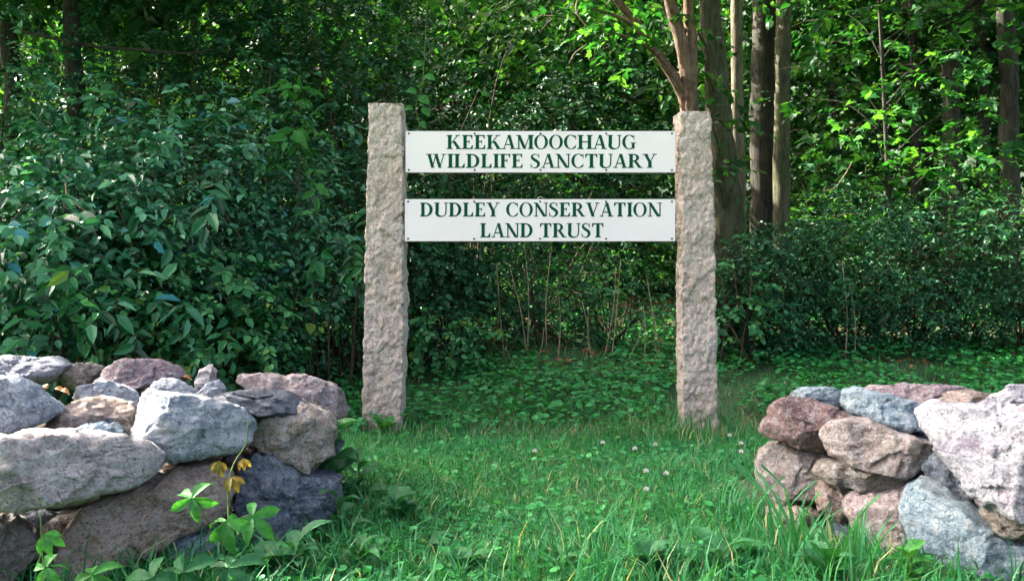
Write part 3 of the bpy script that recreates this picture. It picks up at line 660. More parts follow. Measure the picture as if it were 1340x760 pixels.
# ------------------------------------------------------------------ trees
def tree(name, label, stems, base, barkm, crowns, leafm, tpl=OVALW, size=.11, group='trees at the edge of the wood', seed=1, rough=.10, ntw=60, nleaf=8, sides=14, low=None, lowm=None, cat='tree', tl=.55):
    """stems: list of (points, radius at the foot, radius at the top); crowns: list of (centre, radii, shoots)"""
    rng = np.random.default_rng(seed)
    t = thing(name, base, label, cat, group)
    tr = MB()
    for k, (pts, r0, r1) in enumerate(stems):
        n = max(8, int(np.linalg.norm(np.asarray(pts[-1]) - pts[0]) / .12)) if r0 > .05 else 14
        n = min(n, 110)
        P = smooth_path(pts, n); u = np.linspace(0, 1, n); rad = r0 + (r1 - r0) * u ** .8
        if k == 0: rad = rad * (1 + .55 * np.exp(-u * np.linalg.norm(P[-1] - P[0]) / .28))
        tube(tr, P, rad, sides if r0 > .05 else 6, rough * 2.1 if r0 > .03 else 0)
    fol, br = MB(), MB()
    top = np.asarray(stems[0][0][-1])
    for c, r, n in crowns:
        c = np.asarray(c, float)
        src = np.asarray(stems[rng.integers(len(stems))][0]); s0 = src[-1] if c[2] > src[-1][2] else smooth_path(src, 30)[np.argmin(abs(smooth_path(src, 30)[:, 2] - c[2] + .6))]
        mid = (s0 + c) / 2 + np.array((0, 0, .15 * np.linalg.norm(c - s0)))
        LP = smooth_path([s0, mid, c], 9)
        if stems[0][1] < .05 or shaded(LP).all(): tube(br, LP, np.linspace(.055, .012, 9) * min(1.3, .5 + .2 * np.linalg.norm(c - s0)) * (.30 if stems[0][1] < .05 else 1), 6)
        C, u = volume(rng, c, r, n, .25, .5)
        D = u * np.array((1, 1, .35)) + rng.normal(0, .3, u.shape)
        sprays(rng, fol, br, C, D, tl * rng.uniform(.6, 1.2, len(C)), nleaf, size, .3, tpl, (0, 0, 1), .9, .004, .4)
    tr.build('trunk', barkm, t, smooth=True)
    if crowns:
        b_ = br.build('branch', barkm, t, smooth=True); b_['kind'] = 'stuff'; fol.build('crown', leafm, t)
    return t

def g(x, y): return float(ground_z(x, y))
def P3(px, py, d): return at(px, py, d)
def foot(px, d): x = xat(px, d); return np.array((x, d, g(x, d) - .08))
HI = 'leaf_high'
def high(x, y, z, r, n, k, seed, flat=.7):
    rng = np.random.default_rng(seed); out = []
    for i in range(k):
        a = rng.uniform(0, 6.28); q = rng.uniform(.15, 1) ** .6
        out.append(((x + math.cos(a) * q * r, y + math.sin(a) * q * r, z + rng.uniform(-1, 1) * r * flat), (r * .45, r * .45, r * .33), n))
    return out

# large grey-green tree right behind the right post, and its leaning neighbours
d = 10.2
tree('big_tree', 'thick mossy grey tree trunk rising directly behind the right granite post', [([foot(956, d), P3(951, 280, d), P3(938, 120, d), P3(929, 0, d), P3(922, -300, d), P3(918, -560, d)], .215, .05)], foot(953, d), M['bark_moss'],
     [(P3(px, py, 9.85), (.13, .08, .12), 5) for px, py in ((912, 40), (925, 95), (932, 165), (940, 235))] + high(2.2, 11.2, 6.6, 3.0, 75, 13, 11), M[HI], size=.13, seed=21, rough=.13, sides=30)
d = 9.7
B0 = P3(903, 190, d)
tree('forked_tree', 'red brown tree forking into leaning stems above the right granite post', [
    ([foot(908, d), P3(906, 300, d), B0, P3(902, 130, d), P3(893, 60, d), P3(876, -10, d), P3(850, -220, d), P3(838, -420, d)], .115, .05),
    ([B0 + (0, 0, -.15), P3(893, 128, d), P3(868, 80, d - .05), P3(836, 35, d - .1), P3(800, -12, d - .2), P3(720, -150, d - .4)], .062, .036),
    ([B0 + (.02, .03, 0), P3(904, 110, d), P3(905, 60, d + .05), P3(900, 0, d + .1), P3(897, -220, d + .2)], .085, .05)], foot(908, d), M['bark_brown'],
     [(P3(800, 42, 9.2), (.33, .3, .22), 16), (P3(770, 10, 9.0), (.4, .4, .25), 16), (P3(840, -30, 9.4), (.5, .5, .3), 18)] + high(.8, 10.2, 6.3, 2.2, 65, 9, 12), M['leaf_maple'], tpl=MAPLE, size=.10, seed=22, rough=.10, sides=18, tl=.3, nleaf=6)
d = 10.75
tree('slender_tree', 'slender straight tree with a sunlit edge close beside the mossy trunk', [([foot(968, d), P3(967, 250, d), P3(965, 120, d), P3(964, 0, d), P3(966, -300, d), P3(960, -480, d)], .086, .055)], foot(968, d), M['bark_pale'],
     high(2.9, 9.8, 6.6, 1.5, 60, 5, 13), M[HI], size=.12, seed=23, rough=.06, sides=16)
d = 13
tree('dark_tree', 'dark rough tree trunk standing close to its paler twin on the right', [([foot(998, d), P3(998, 150, d), P3(1000, 0, d), P3(1002, -300, d)], .185, .14)], foot(998, d), M['bark_dark'],
     high(3.7, 14, 6.8, 2.6, 65, 9, 14), M[HI], size=.15, seed=24, sides=18)
tree('straight_tree', 'paler grey tree trunk standing just right of a dark twin', [([foot(1022, d - .3), P3(1023, 150, d - .3), P3(1026, 0, d - .3), P3(1030, -300, d - .3)], .12, .09)], foot(1022, d - .3), M['bark_moss'],
     high(4.6, 12.4, 7.0, 2.2, 60, 7, 15), M[HI], size=.14, seed=25, sides=16)
for px, dd, r, lab, sd_ in ((1196, 16, .09, 'thin dark forest tree behind the maple sapling', 31), (1242, 15.5, .16, 'dark forest tree between thin and slightly leaning neighbours', 32), (1283, 16.5, .12, 'slightly leaning dark forest tree deep in the wood', 33), (1318, 15, .17, 'thickest dark forest tree behind the lowest wood floor shrubs', 34), (1090, 19, .10, 'far thin tree trunk seen behind the maple sapling', 35), (745, 19, .10, 'far thin tree trunk behind the upper sign board', 36), (612, 20, .12, 'far dark tree trunk behind the left end of the upper board', 37)):
    tree('forest_tree', lab, [([foot(px, dd), P3(px + 3, 150, dd), P3(px - 2, 0, dd), P3(px + 6, -260, dd)], r, r * .7)], foot(px, dd), M['bark_dark'],
         high(xat(px, dd), dd + .5, 6.6, 2.6, 55, 8, sd_ + 40), M[HI], size=.17, seed=sd_, sides=12)
for px, dd, r, m, lab, sd_ in ((176, 14, .075, 'bark_dark', 'dark slim tree beyond the tall thicket', 41), (208, 14.6, .05, 'bark_pale', 'pale thin tree beside a darker slim tree beyond the thicket', 42), (256, 14.2, .07, 'bark_pale', 'sunlit slim tree beyond the tall thicket', 43), (96, 10.4, .11, 'bark_dark', 'stout dark tree buried in the thicket above the stone wall', 44), (14, 10.9, .12, 'bark_dark', 'dark leaning tree added by the broad shrub for foreground shade', 46), (352, 13.4, .13, 'bark_dark', 'stout dark tree hidden behind dense shrubs by the left granite post', 45)):
    tree('woodland_tree', lab, [([foot(px, dd), P3(px + 4, 150, dd), P3(px - 3, 20, dd), P3(px + 10, -260, dd), P3(px + 5, -480, dd)], r, r * .7)], foot(px, dd), M[m],
         high(xat(px, dd) - (1.2 if sd_ in (44, 46) else 0), dd - .4, 7.4 if sd_ in (44, 46) else 7.2, 3.5, 90, 19 if sd_ in (44, 46) else 12, sd_ + 60), M[HI], size=.23 if sd_ in (44, 46) else .17, seed=sd_, sides=12)  # two left crowns offset and enlarged, one tree added, to shade the foreground

# maple sapling with low sprays on the right
d = 10.9; x0 = xat(1150, d); rng = np.random.default_rng(77)
lowc = [(P3(px, py, d + dz), (.42, .42, .20), 15) for px, py, dz in ((1090, 95, .2), (1150, 60, 0), (1130, 150, -.3), (1185, 120, .1), (1230, 90, .3), (1270, 150, .2), (1190, 190, -.2), (1095, 190, .1), (1250, 215, 0), (1150, 235, .2), (1300, 70, .3), (1310, 190, 0), (1060, 130, .5), (1215, 30, .4), (1110, 20, .3), (1290, 20, .6))]
tree('maple_sapling', 'young maple with layered sunlit lobed leaves right of the paired trunks', [([foot(1165, d), P3(1163, 280, d), P3(1158, 150, d), P3(1150, 0, d), P3(1140, -150, d)], .035, .015)], foot(1165, d), M['bark_dark'], lowc, M['leaf_maple'], tpl=MAPLE, size=.105, seed=71, tl=.34, nleaf=6)
d = 9.9
tree('maple_seedling', 'knee high maple seedling with broad dark leaves at the wood edge', [([foot(1200, d), P3(1199, 440, d), P3(1197, 400, d)], .007, .004)], foot(1200, d), M['twig'], [(P3(1197, 396, d), (.20, .18, .10), 7)], M['leaf_maple'], tpl=MAPLE, size=.12, seed=72, tl=.12, nleaf=3, group='seedlings and shrubs at the wood edge')

# ------------------------------------------------------------------ shrubs
def shrub(label, x, y, rx, ry, h, n, size, mat, seed, tpl=OVAL, nleaf=8, tl=.34, droop=.45, name='shrub', base=.0, nst=14, group='shrubs of the thicket', face=.85, inner=.45):
    rng = np.random.default_rng(seed); z0 = g(x, y)
    t = thing(name, (x, y, z0), label, 'shrub', group)
    c = np.array((x, y, z0 + base + (h - base) * .48)); r = np.array((rx, ry, (h - base) * .55))
    C, u = volume(rng, c, r, n, inner, .55, 1.9, -.9)
    C[:, 2] = np.maximum(C[:, 2], z0 + .06 + rng.uniform(0, .12, len(C)))
    fol, st = MB(), MB()
    D = u * np.array((.8, .9, .25)) + rng.normal(0, .38, u.shape) + np.array((0, -.18, .18))
    sprays(rng, fol, st, C, D, tl * rng.uniform(.6, 1.3, len(C)), nleaf, size, droop, tpl, unit(u * .55 + np.array((0, -.15, face))), .8, .0024, .40)
    low = np.array((0, 0, 0.0))
    for k in range(nst):
        e = C[rng.integers(len(C))]; b = np.array((x, y, z0 - .05)) + np.append(rng.normal(0, .16, 2), 0); mdl = b * .5 + e * .5 + np.array((rng.normal(0, .1), rng.normal(0, .1), .22 * h))
        tube(st, smooth_path([b, mdl, e], 10), np.linspace(.012, .004, 10) * rng.uniform(.7, 1.3), 5)
    b_ = st.build('stem', M['twig'], t, smooth=True); b_['kind'] = 'stuff'; fol.build('foliage', M[mat], t)
    return t
SH = [
    ('pale blue green broadleaf shrub above the long pale wall stone', -4.15, 7.7, 1.15, .95, 2.15, 1050, .100, 'leaf_blue', OVALW),
    ('tall blue green shrub behind the purple wall stone', -3.25, 8.3, 1.10, .95, 2.55, 1150, .092, 'leaf_blue', OVAL),
    ('low glossy shrub behind the pointed upright wall stone', -2.65, 7.5, .72, .60, 1.25, 560, .078, 'leaf_mid', OVALW),
    ('rounded blue green shrub left of the left granite post', -2.20, 8.7, .85, .8, 2.5, 950, .072, 'leaf_blue', OVAL),
    ('loose twiggy shrub low beside the left granite post', -1.66, 8.6, .52, .5, 1.4, 380, .056, 'leaf_mid', OVAL),
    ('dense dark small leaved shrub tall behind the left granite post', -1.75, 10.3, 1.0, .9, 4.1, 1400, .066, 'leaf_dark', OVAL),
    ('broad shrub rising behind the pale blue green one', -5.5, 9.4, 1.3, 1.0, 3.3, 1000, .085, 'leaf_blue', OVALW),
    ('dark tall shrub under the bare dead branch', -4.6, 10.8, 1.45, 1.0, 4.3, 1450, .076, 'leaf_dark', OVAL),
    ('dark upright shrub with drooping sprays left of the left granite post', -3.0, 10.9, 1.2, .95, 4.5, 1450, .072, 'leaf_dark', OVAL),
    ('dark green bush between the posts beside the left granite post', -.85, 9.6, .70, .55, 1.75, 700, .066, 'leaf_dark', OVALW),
    ('low bluish bush at the foot of the dark bush between the posts', -.70, 8.9, .42, .40, .62, 170, .062, 'leaf_mid', OVALW),
    ('tangled shrub centred under the lower sign board', .20, 10.1, .85, .5, 1.10, 330, .058, 'leaf_dark', OVAL),
    ('tangled shrub behind the right half of the lower board', 1.20, 10.2, .80, .5, 1.05, 270, .056, 'leaf_mid', OVAL),
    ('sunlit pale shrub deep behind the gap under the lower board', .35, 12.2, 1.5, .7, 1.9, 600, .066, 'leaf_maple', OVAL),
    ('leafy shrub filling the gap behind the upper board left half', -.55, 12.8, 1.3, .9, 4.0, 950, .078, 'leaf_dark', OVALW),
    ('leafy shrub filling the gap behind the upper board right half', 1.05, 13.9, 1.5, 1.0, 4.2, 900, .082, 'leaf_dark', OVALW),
    ('dark shrub at the foot of the mossy trunk', 2.75, 9.6, .65, .5, 1.30, 560, .062, 'leaf_dark', OVAL),
    ('dark small leaved shrub below the paired trunks', 3.55, 9.8, .80, .6, 1.55, 760, .058, 'leaf_dark', OVAL),
    ('dark shrub under the young maple', 4.45, 9.9, .90, .65, 1.55, 800, .060, 'leaf_dark', OVAL),
    ('dark shrub beyond the seedling at the wood edge', 5.45, 9.7, .90, .65, 1.50, 800, .060, 'leaf_dark', OVAL),
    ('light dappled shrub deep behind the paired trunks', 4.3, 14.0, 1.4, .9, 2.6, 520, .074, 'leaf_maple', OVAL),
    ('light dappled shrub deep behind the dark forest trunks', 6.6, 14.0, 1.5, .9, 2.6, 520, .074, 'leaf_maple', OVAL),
    ('bright young bush just right of the right granite post', 2.32, 9.2, .30, .28, 1.1, 80, .080, 'leaf_mid', OVALW),
]
for k, (lab, x, y, rx, ry, h, n, size, mat, tp) in enumerate(SH):
    shrub(lab, x, y, rx, ry, h, n, size, mat, 300 + k * 3, tp)

for q_, (px, py, d, rx, hh, n, sz, mat, lab) in enumerate((
        (120, 300, 7.25, .50, .55, 34, .15, 'leaf_blue', 'long leaved vine draped over the front of the pale blue green shrub'), (165, 400, 7.0, .42, .45, 30, .14, 'leaf_blue', 'broad leaved vine spilling low over the shrub behind the wall'),
        (285, 430, 7.25, .36, .40, 26, .11, 'leaf_mid', 'leafy vine over the low glossy shrub'), (398, 180, 8.1, .22, .75, 22, .13, 'creeper', 'bright green vine hanging in the thicket left of the left granite post'),
        (40, 380, 6.75, .42, .45, 28, .13, 'leaf_mid', 'large leaved vine close above the blue grey wall slab'), (235, 250, 7.6, .42, .40, 26, .14, 'leaf_blue', 'bluish vine arching across the upper thicket beside the bare vine'), (455, 330, 8.0, .28, .5, 20, .12, 'leaf_mid', 'loose vine hanging just left of the left granite post'))):
    c_ = at(px, py, d); shrub(lab, c_[0], d, rx, rx * .6, c_[2] + hh / 2 - g(c_[0], d), n, sz, mat, 800 + q_, tpl_oval(.20, .08, .20), 7, .42, .55, 'climbing_vine', max(.1, c_[2] - hh / 2 - g(c_[0], d)), 3, 'vines over the thicket', .9, .5)

# ------------------------------------------------------------------ far wood
rng = np.random.default_rng(900); fol = MB()
n = 13000; th = rng.uniform(-.66, .66, n); dd = 20 + 11 * rng.uniform(0, 1, n) ** 1.2; C = np.stack([dd * np.tan(th), dd, .3 + 14 * rng.uniform(0, 1, n)], -1)
keepn = np.array([noise.noise((c[0] * .3, c[1] * .3, c[2] * .4)) for c in C]) > -.42
C = C[keepn]; sprays(rng, fol, None, C, rng.normal(0, 1, C.shape) * (1, 1, .4), 1.0, 7, .36, .3, OVALW, (0, -.5, 1), .9, .01, .55)
n = 7000; th = rng.uniform(-.66, .66, n); dd = rng.uniform(15.5, 20, n); C = np.stack([dd * np.tan(th), dd, .35 + 6.5 * rng.uniform(0, 1, n)], -1)
keepn = np.array([noise.noise((c[0] * .5 + 7, c[1] * .5, c[2] * .6)) for c in C]) > -.05
C = C[keepn]; sprays(rng, fol, None, C, rng.normal(0, 1, C.shape) * (1, 1, .4), .6, 7, .17, .3, OVALW, (0, -.4, 1), .9, .01, .5)
o = fol.build('distant_wood', M['leaf_far']); tag(o, 'sunlit leafy wood far behind the sign and thicket', 'wood', kind='stuff')

# ------------------------------------------------------------------ small plants and debris
def in_wall(x, y):
    """keep grass out of the two walls (footprints in plan)"""
    lx = x < (-.98 - .30 * np.clip(4.9 - y, 0, 3) + .18 * np.clip(y - 4.6, 0, 1)); a = lx & (y > 3.25 + .45 * np.clip(-1.2 - x, -.3, 0) * 0 - .0 + np.clip((x + 2.2) * .55, -1, .7)) & (y < 5.2)
    b = (x > 1.22) & (y > 4.15 - .75 * np.clip(x - 1.2, 0, 1.1)) & (y < 5.3 - .3 * np.clip(x - 1.2, 0, 1))
    return a | b
def grass_layer(rng, mb, n, xr, yr, h, wd, lean=.5, power=1.0, keep=None):
    x = rng.uniform(*xr, n); y = yr[0] + (yr[1] - yr[0]) * rng.uniform(0, 1, n) ** power
    k = (abs(x) < y * .60 + .5) & ~in_wall(x, y)
    if keep is not None: k &= keep(x, y)
    x, y = x[k], y[k]; n = len(x); B = np.stack([x, y, ground_z(x, y) - .006], -1)
    a = rng.uniform(0, 6.283, n); L = np.stack([np.cos(a), np.sin(a), np.zeros(n)], -1); W = np.stack([-np.sin(a), np.cos(a), np.zeros(n)], -1)
    # patchy height
    pt = np.array([noise.noise((q[0] * 1.3, q[1] * 1.3, 4.0)) + .5 * noise.noise((q[0] * 4, q[1] * 4, 9)) for q in B])
    hh = h * rng.uniform(.5, 1.3, n) * (1 + .55 * pt); ww = wd * rng.uniform(.7, 1.3, n); ln = lean * rng.uniform(.2, 1.3, n)
    up = np.array((0, 0, 1.0)); q = lambda t: B + up * (hh * (t - .35 * ln * t * t))[:, None] + L * (hh * ln * t * t)[:, None]
    b, m, t = q(0), q(.55), q(1.0); wv = W * ww[:, None] * .5
    V = np.stack([b - wv, b + wv, m + wv * .85, m - wv * .85, t], 1).reshape(-1, 3); i = (np.arange(n) * 5)[:, None]
    mb.add(V, i + np.array([[0, 1, 2, 3]]), i + np.array([[3, 2, 4]]))
rng = np.random.default_rng(5); mb = MB()
grass_layer(rng, mb, 120000, (-3.6, 3.6), (3.2, 7.0), .070, .0040, .9)
grass_layer(rng, mb, 26000, (-3.6, 3.6), (3.2, 6.8), .125, .0058, .8)
grass_layer(rng, mb, 45000, (-4.5, 6), (6.4, 10.5), .075, .0065, .8)
grass_layer(rng, mb, 5000, (-3, 3.2), (3.2, 4.6), .20, .0085, .8, keep=lambda x, y: (abs(x + .95) < .5) | (x > .75) | (y < 3.9))
grass_layer(rng, mb, 1800, (-1.4, 1.8), (6.55, 7.4), .19, .006, .7)
dg = MB(); grass_layer(rng, dg, 2600, (-3, 3.2), (3.3, 7.0), .07, .0045, 1.6); grass_layer(rng, dg, 700, (-1.5, 1.9), (6.5, 7.3), .15, .005, 1.2)
o = dg.build('dry_grass', M['dry_grass']); tag(o, 'scattered straw coloured dead blades in the lawn', 'grass', kind='stuff')
o = mb.build('grass', M['grass']); tag(o, 'short green lawn grass in the opening and around the posts', 'grass', kind='stuff')

def cover_layer(rng, mb, tpl, n, xr, yr, hz, size, keep=None, tilt=.35):
    x = rng.uniform(*xr, n); y = rng.uniform(*yr, n); k = (abs(x) < y * .62 + .4) & ~in_wall(x, y)
    k &= np.array([noise.noise((a * .9, b * .9, 2.0)) + .4 * noise.noise((a * 3, b * 3, 1.0)) > -.22 for a, b in zip(x, y)])
    if keep is not None: k &= keep(x, y)
    x, y = x[k], y[k]; n = len(x); a = rng.uniform(0, 6.283, n)
    P = np.stack([x, y, ground_z(x, y) + hz * rng.uniform(.35, 1.2, n)], -1)
    N = np.stack([rng.normal(0, tilt, n), rng.normal(-.15, tilt, n), np.ones(n)], -1)
    leaves(mb, tpl, P, np.stack([np.cos(a), np.sin(a), rng.normal(0, .1, n)], -1), N, size * rng.uniform(.6, 1.25, n))
mb = MB(); cover_layer(rng, mb, CLOVER, 26000, (-3.4, 3.4), (3.2, 7.2), .055, .016)
o = mb.build('clover', M['cover']); tag(o, 'small three leaved clover growing through the lawn', 'ground cover', kind='stuff')
mb = MB()
cover_layer(rng, mb, ROUND, 17000, (-5.5, 7), (6.75, 11.4), .11, .060, keep=lambda x, y: ~((abs(x - .85) < .9) & (y < 7.1)))
cover_layer(rng, mb, OVALW, 14000, (-5.5, 7), (6.8, 12.2), .15, .060, tilt=.5)
cover_layer(rng, mb, OVALW, 2600, (-2.2, 2.2), (3.3, 6.8), .065, .045, tilt=.6)
cover_layer(rng, mb, ROUND, 700, (-1.3, 2.0), (3.3, 4.6), .07, .045, tilt=.6)
o = mb.build('ground_cover', M['cover']); tag(o, 'round leaved low ground cover carpeting the slope behind the posts', 'ground cover', kind='stuff')
mb = MB(); n = 9000; x = rng.uniform(-9, 10, n); y = rng.uniform(8.8, 19, n); a = rng.uniform(0, 6.28, n)
leaves(mb, OVALW, np.stack([x, y, ground_z(x, y) + .015 + rng.uniform(0, .03, n)], -1), np.stack([np.cos(a), np.sin(a), rng.normal(0, .2, n)], -1), np.stack([rng.normal(0, .4, n), rng.normal(0, .4, n), np.ones(n)], -1), .085 * rng.uniform(.6, 1.3, n))
o = mb.build('leaf_litter', M['litter']); tag(o, 'brown fallen leaves strewn over the wood floor', 'leaf litter', kind='stuff')

# white clover heads in the lawn
proto = None
for px, py in ((831, 581), (846, 620), (872, 624), (846, 644), (789, 572), (970, 580), (970, 591), (955, 566), (858, 574), (700, 590)):
    d = (CZ - .07) * F / (py - HY); x = xat(px, d); z0 = g(x, d)
    t = thing('clover_flower', (x, d, z0), 'small white clover flower head standing in the lawn grass', 'flower', 'white clover flowers in the lawn')
    if proto is None:
        s_ = MB(); tube(s_, [(0, 0, 0), (.004, 0, .04), (0, 0, .075)], .0016, 5); sm = s_.mesh('stem', M['stem'])
        h_ = MB(); u = sphere(rng, 60); u = u[u[:, 2] > -.5]; leaves(h_, NARROW, u * .004 + np.array((0, 0, .078)), u, np.cross(u, (0.1, .3, 1)), np.full(len(u), .013)); hm = h_.mesh('flower_head', M['flower']); proto = (sm, hm)
    for nm, me in (('stem', proto[0]), ('flower_head', proto[1])):
        o = bpy.data.objects.new(nm, me); COL.objects.link(o); o.parent = t

def leaf_obj(parent, tpl_pts, P, D, N, S, mat, name='leaf', rows=15, tooth=.07, droop=.0):
    """one large leaf, its own object: folded on the midrib, puckered between the veins, toothed edge"""
    D = unit(D); N = unit(N - D * (N @ D)); X = np.cross(D, N); V = []; t = np.array(tpl_pts); ys = np.linspace(0, 1, rows)
    wd = np.interp(ys, t[:, 1], t[:, 0]); zz = np.interp(ys, t[:, 1], t[:, 2]) - droop * ys ** 2; a0 = 6.3 * abs(P[0] * 7.3 % 1); mbl = MB()
    for r in range(rows):
        for c in (-1, -.72, -.36, 0, .36, .72, 1):
            e = abs(c); k = wd[r] * (1 + (tooth * (1 if r % 2 else -1) * (e > .9)))
            p = .030 * math.sin(ys[r] * 21 - e * 5 + a0) * math.sin(e * 3.1) + .03 * math.sin(a0 + 4 * ys[r] + 2 * c)
            V.append(P + S * (c * k * X + (ys[r] + .05 * e * wd[r] * 3 * (ys[r] < .9) - .04 * e) * D + (zz[r] + wd[r] * .38 * e ** 1.2 + p * wd[r] * 3) * N))
    q = [(r * 7 + c, r * 7 + c + 1, r * 7 + 8 + c, r * 7 + 7 + c) for r in range(rows - 1) for c in range(6)]
    mbl.add(np.array(V), q); return mbl.build(name, M[mat], parent, smooth=True)
LANCE = [(.01, 0, 0), (.09, .14, .02), (.17, .34, .03), (.205, .52, .01), (.17, .70, -.05), (.09, .86, -.15), (.0, 1.0, -.28)]
BROAD = [(.02, 0, 0), (.22, .1, .03), (.34, .28, .05), (.36, .48, .04), (.29, .68, 0), (.16, .86, -.07), (.0, 1.0, -.14)]
BLADE = [(.018, 0, 0), (.024, .25, .0), (.024, .5, -.02), (.019, .72, -.09), (.010, .88, -.17), (0, 1.0, -.25)]

# creeper climbing the left wall: palmate leaves of five leaflets
cr = thing('creeper', at(290, 745, 3.45), 'climbing creeper with green and reddening five part leaves on the stone wall', 'creeper')
rngc = np.random.default_rng(14)
s_ = MB()
for pts in ([(300, 770, 3.45), (292, 720, 3.42), (280, 690, 3.40), (252, 655, 3.38)], [(300, 765, 3.45), (300, 700, 3.46), (298, 640, 3.55), (306, 606, 3.66), (322, 580, 3.70), (325, 548, 3.72)], [(60, 780, 3.0), (56, 730, 3.02), (54, 690, 3.04), (52, 668, 3.06)], [(296, 690, 3.46), (310, 680, 3.44), (330, 672, 3.42)]):
    P = smooth_path([at(*p) for p in pts], 16); tube(s_, P, np.linspace(.004, .002, 16), 5)
cs = s_.build('stem', M['stem'], cr, smooth=True); cs['kind'] = 'stuff'
def palm(px, py, d, size, mat, rot, n=5, pts=LANCE, tilt=(0, -.75, .65)):
    c = at(px, py, d); N = unit(np.array(tilt)); X = np.array((1.0, 0, 0)); Y = unit(np.cross(N, X)); 
    for k in range(n):
        a = R(rot) + (k - (n - 1) / 2) * (1.15 if n == 5 else .8); D = X * math.sin(a) + Y * math.cos(a)
        leaf_obj(cr, pts, c, D + N * rngc.uniform(-.55, .1) + np.array((0, 0, -.25)), N + rngc.normal(0, .28, 3), size * rngc.uniform(.85, 1.1) * (1 - .12 * abs(k - (n - 1) / 2)), mat)
palm(251, 652, 3.36, .125, 'creeper', 20)
palm(296, 682, 3.38, .125, 'creeper', 160, 5)
palm(330, 676, 3.40, .140, 'creeper', 120, 5)
palm(303, 624, 3.52, .080, 'red_leaf', 165, 4)
palm(286, 604, 3.62, .065, 'red_leaf', 180, 4)
palm(318, 600, 3.66, .055, 'red_leaf', 160, 3)
palm(57, 700, 2.98, .085, 'creeper', 120, 4)
palm(60, 742, 2.95, .095, 'creeper', 60, 5)
palm(240, 748, 3.25, .15, 'weed', -20, 5)
palm(300, 742, 3.3, .16, 'weed', 60, 5)
palm(200, 756, 3.15, .13, 'weed', -70, 5)
palm(120, 752, 3.05, .12, 'creeper', 40, 5)

def weed(px, d, label, n, size, pts, mat, seed, h=.0, up=.9, name='weed', group='broad leaved weeds by the walls', cat='weed'):
    r = np.random.default_rng(seed); x = xat(px, d); z0 = g(x, d)
    t = thing(name, (x, d, z0), label, cat, group)
    if h:
        s = MB(); tube(s, [(x, d, z0 - .01), (x + .01, d, z0 + h * .6), (x, d, z0 + h)], [.006, .005, .003], 6); s.build('stem', M['stem'], t, smooth=True)
    for k in range(n):
        a = k * 2.4 + r.uniform(-.3, .3); zz = z0 + (h * (k + 1) / n if h else .0); rad = np.array((math.cos(a), math.sin(a), up * r.uniform(.6, 1.3)))
        leaf_obj(t, pts, np.array((x, d, zz)) + rad * .006, rad, np.array((-math.cos(a) * up, -math.sin(a) * up, 1.0)) + r.normal(0, .15, 3), size * r.uniform(.7, 1.15), mat)
weed(425, 4.55, 'tall dark dock plant beside the dark blue end stone', 9, .20, BROAD, 'weed', 1, .35, .7)
weed(468, 4.75, 'leafy dock plant leaning into the lawn near the wall end', 8, .19, LANCE, 'weed', 2, .22, .5)
weed(408, 4.05, 'low broad leaved weed at the foot of the dark blue stone', 8, .17, BROAD, 'weed', 3, .0, .8)
weed(350, 3.62, 'low weed below the creeper leaves', 7, .16, BROAD, 'weed', 4, .05, .7)
weed(905, 3.72, 'flat rosette of broad plantain leaves in the lawn', 8, .16, BROAD, 'weed', 5, .0, .55)
weed(975, 3.85, 'plantain rosette crowded among tall blades by the wall', 8, .15, BROAD, 'weed', 6, .0, .7)
weed(1190, 3.50, 'round leaved weed at the foot of the blue white stone', 9, .10, BROAD, 'creeper', 7, .12, .6)
weed(505, 6.72, 'broad leaved sprout against the foot of the left granite post', 5, .16, BROAD, 'creeper', 8, .08, 1.2)
weed(660, 3.75, 'small broad leaved weed in the middle of the lawn', 6, .10, BROAD, 'weed', 9, .0, .5)
for q_, (px, d, n, sz, hh, pt, lab) in enumerate((
        (470, 3.75, 9, .15, .10, LANCE, 'leafy weed in the lawn in front of the dock plants'), (520, 4.35, 7, .13, .12, BROAD, 'broad leaved seedling between the dock and the lawn clover'), (610, 3.68, 8, .12, .05, BROAD, 'clump of broad leaves low in the darker front lawn'),
        (730, 3.66, 7, .11, .06, LANCE, 'narrow leaved weed in the front lawn'), (800, 3.95, 7, .10, .04, BROAD, 'small plantain among the white clover flowers'), (850, 3.62, 9, .15, .08, BROAD, 'lush broad leaved clump beside the flat plantain rosette'),
        (940, 3.6, 8, .17, .10, LANCE, 'long leaved weed crowding the grass tufts'), (1080, 3.45, 8, .15, .10, BROAD, 'broad leaved weed under the leaning grass tuft'), (385, 3.62, 9, .16, .14, LANCE, 'leafy weed spilling from the foot of the creeper'), (440, 4.15, 8, .16, .20, LANCE, 'upright leafy weed against the dark blue stone'))):
    weed(px, d, lab, n, sz, pt, 'weed', 60 + q_, hh, .75)
weed(560, 4.0, 'small pointed leaved weed in the lawn near the dock', 6, .11, LANCE, 'weed', 10, .03, .6)
for px, d, n, hh, sd_, lab in ((1000, 3.95, 8, .42, 21, 'tuft of long grass blades left of the fallen base stone'), (1062, 3.75, 8, .50, 22, 'tallest tuft of broad grass blades in front of the grey wall stones'), (1105, 3.62, 9, .40, 23, 'leaning tuft of broad grass blades at the foot of the pink stone'), (1150, 3.52, 7, .32, 24, 'short tuft of broad grass blades beside the round leaved weed'), (1025, 3.6, 8, .30, 25, 'spreading tuft of grass blades low before the wall end')):
    r = np.random.default_rng(sd_); x = xat(px, d); z0 = g(x, d); t = thing('grass_tuft', (x, d, z0), lab, 'grass tuft', 'tufts of tall grass by the right hand wall')
    for k in range(n):
        a = r.uniform(0, 6.283); D = np.array((math.cos(a) * .28, math.sin(a) * .22, 1.0)); leaf_obj(t, BLADE, np.array((x + r.normal(0, .05), d + r.normal(0, .04), z0 - .01)), D, np.array((-math.cos(a), -math.sin(a), .2)), hh * r.uniform(.55, 1.0), 'grass', 'blade', 8, 0)

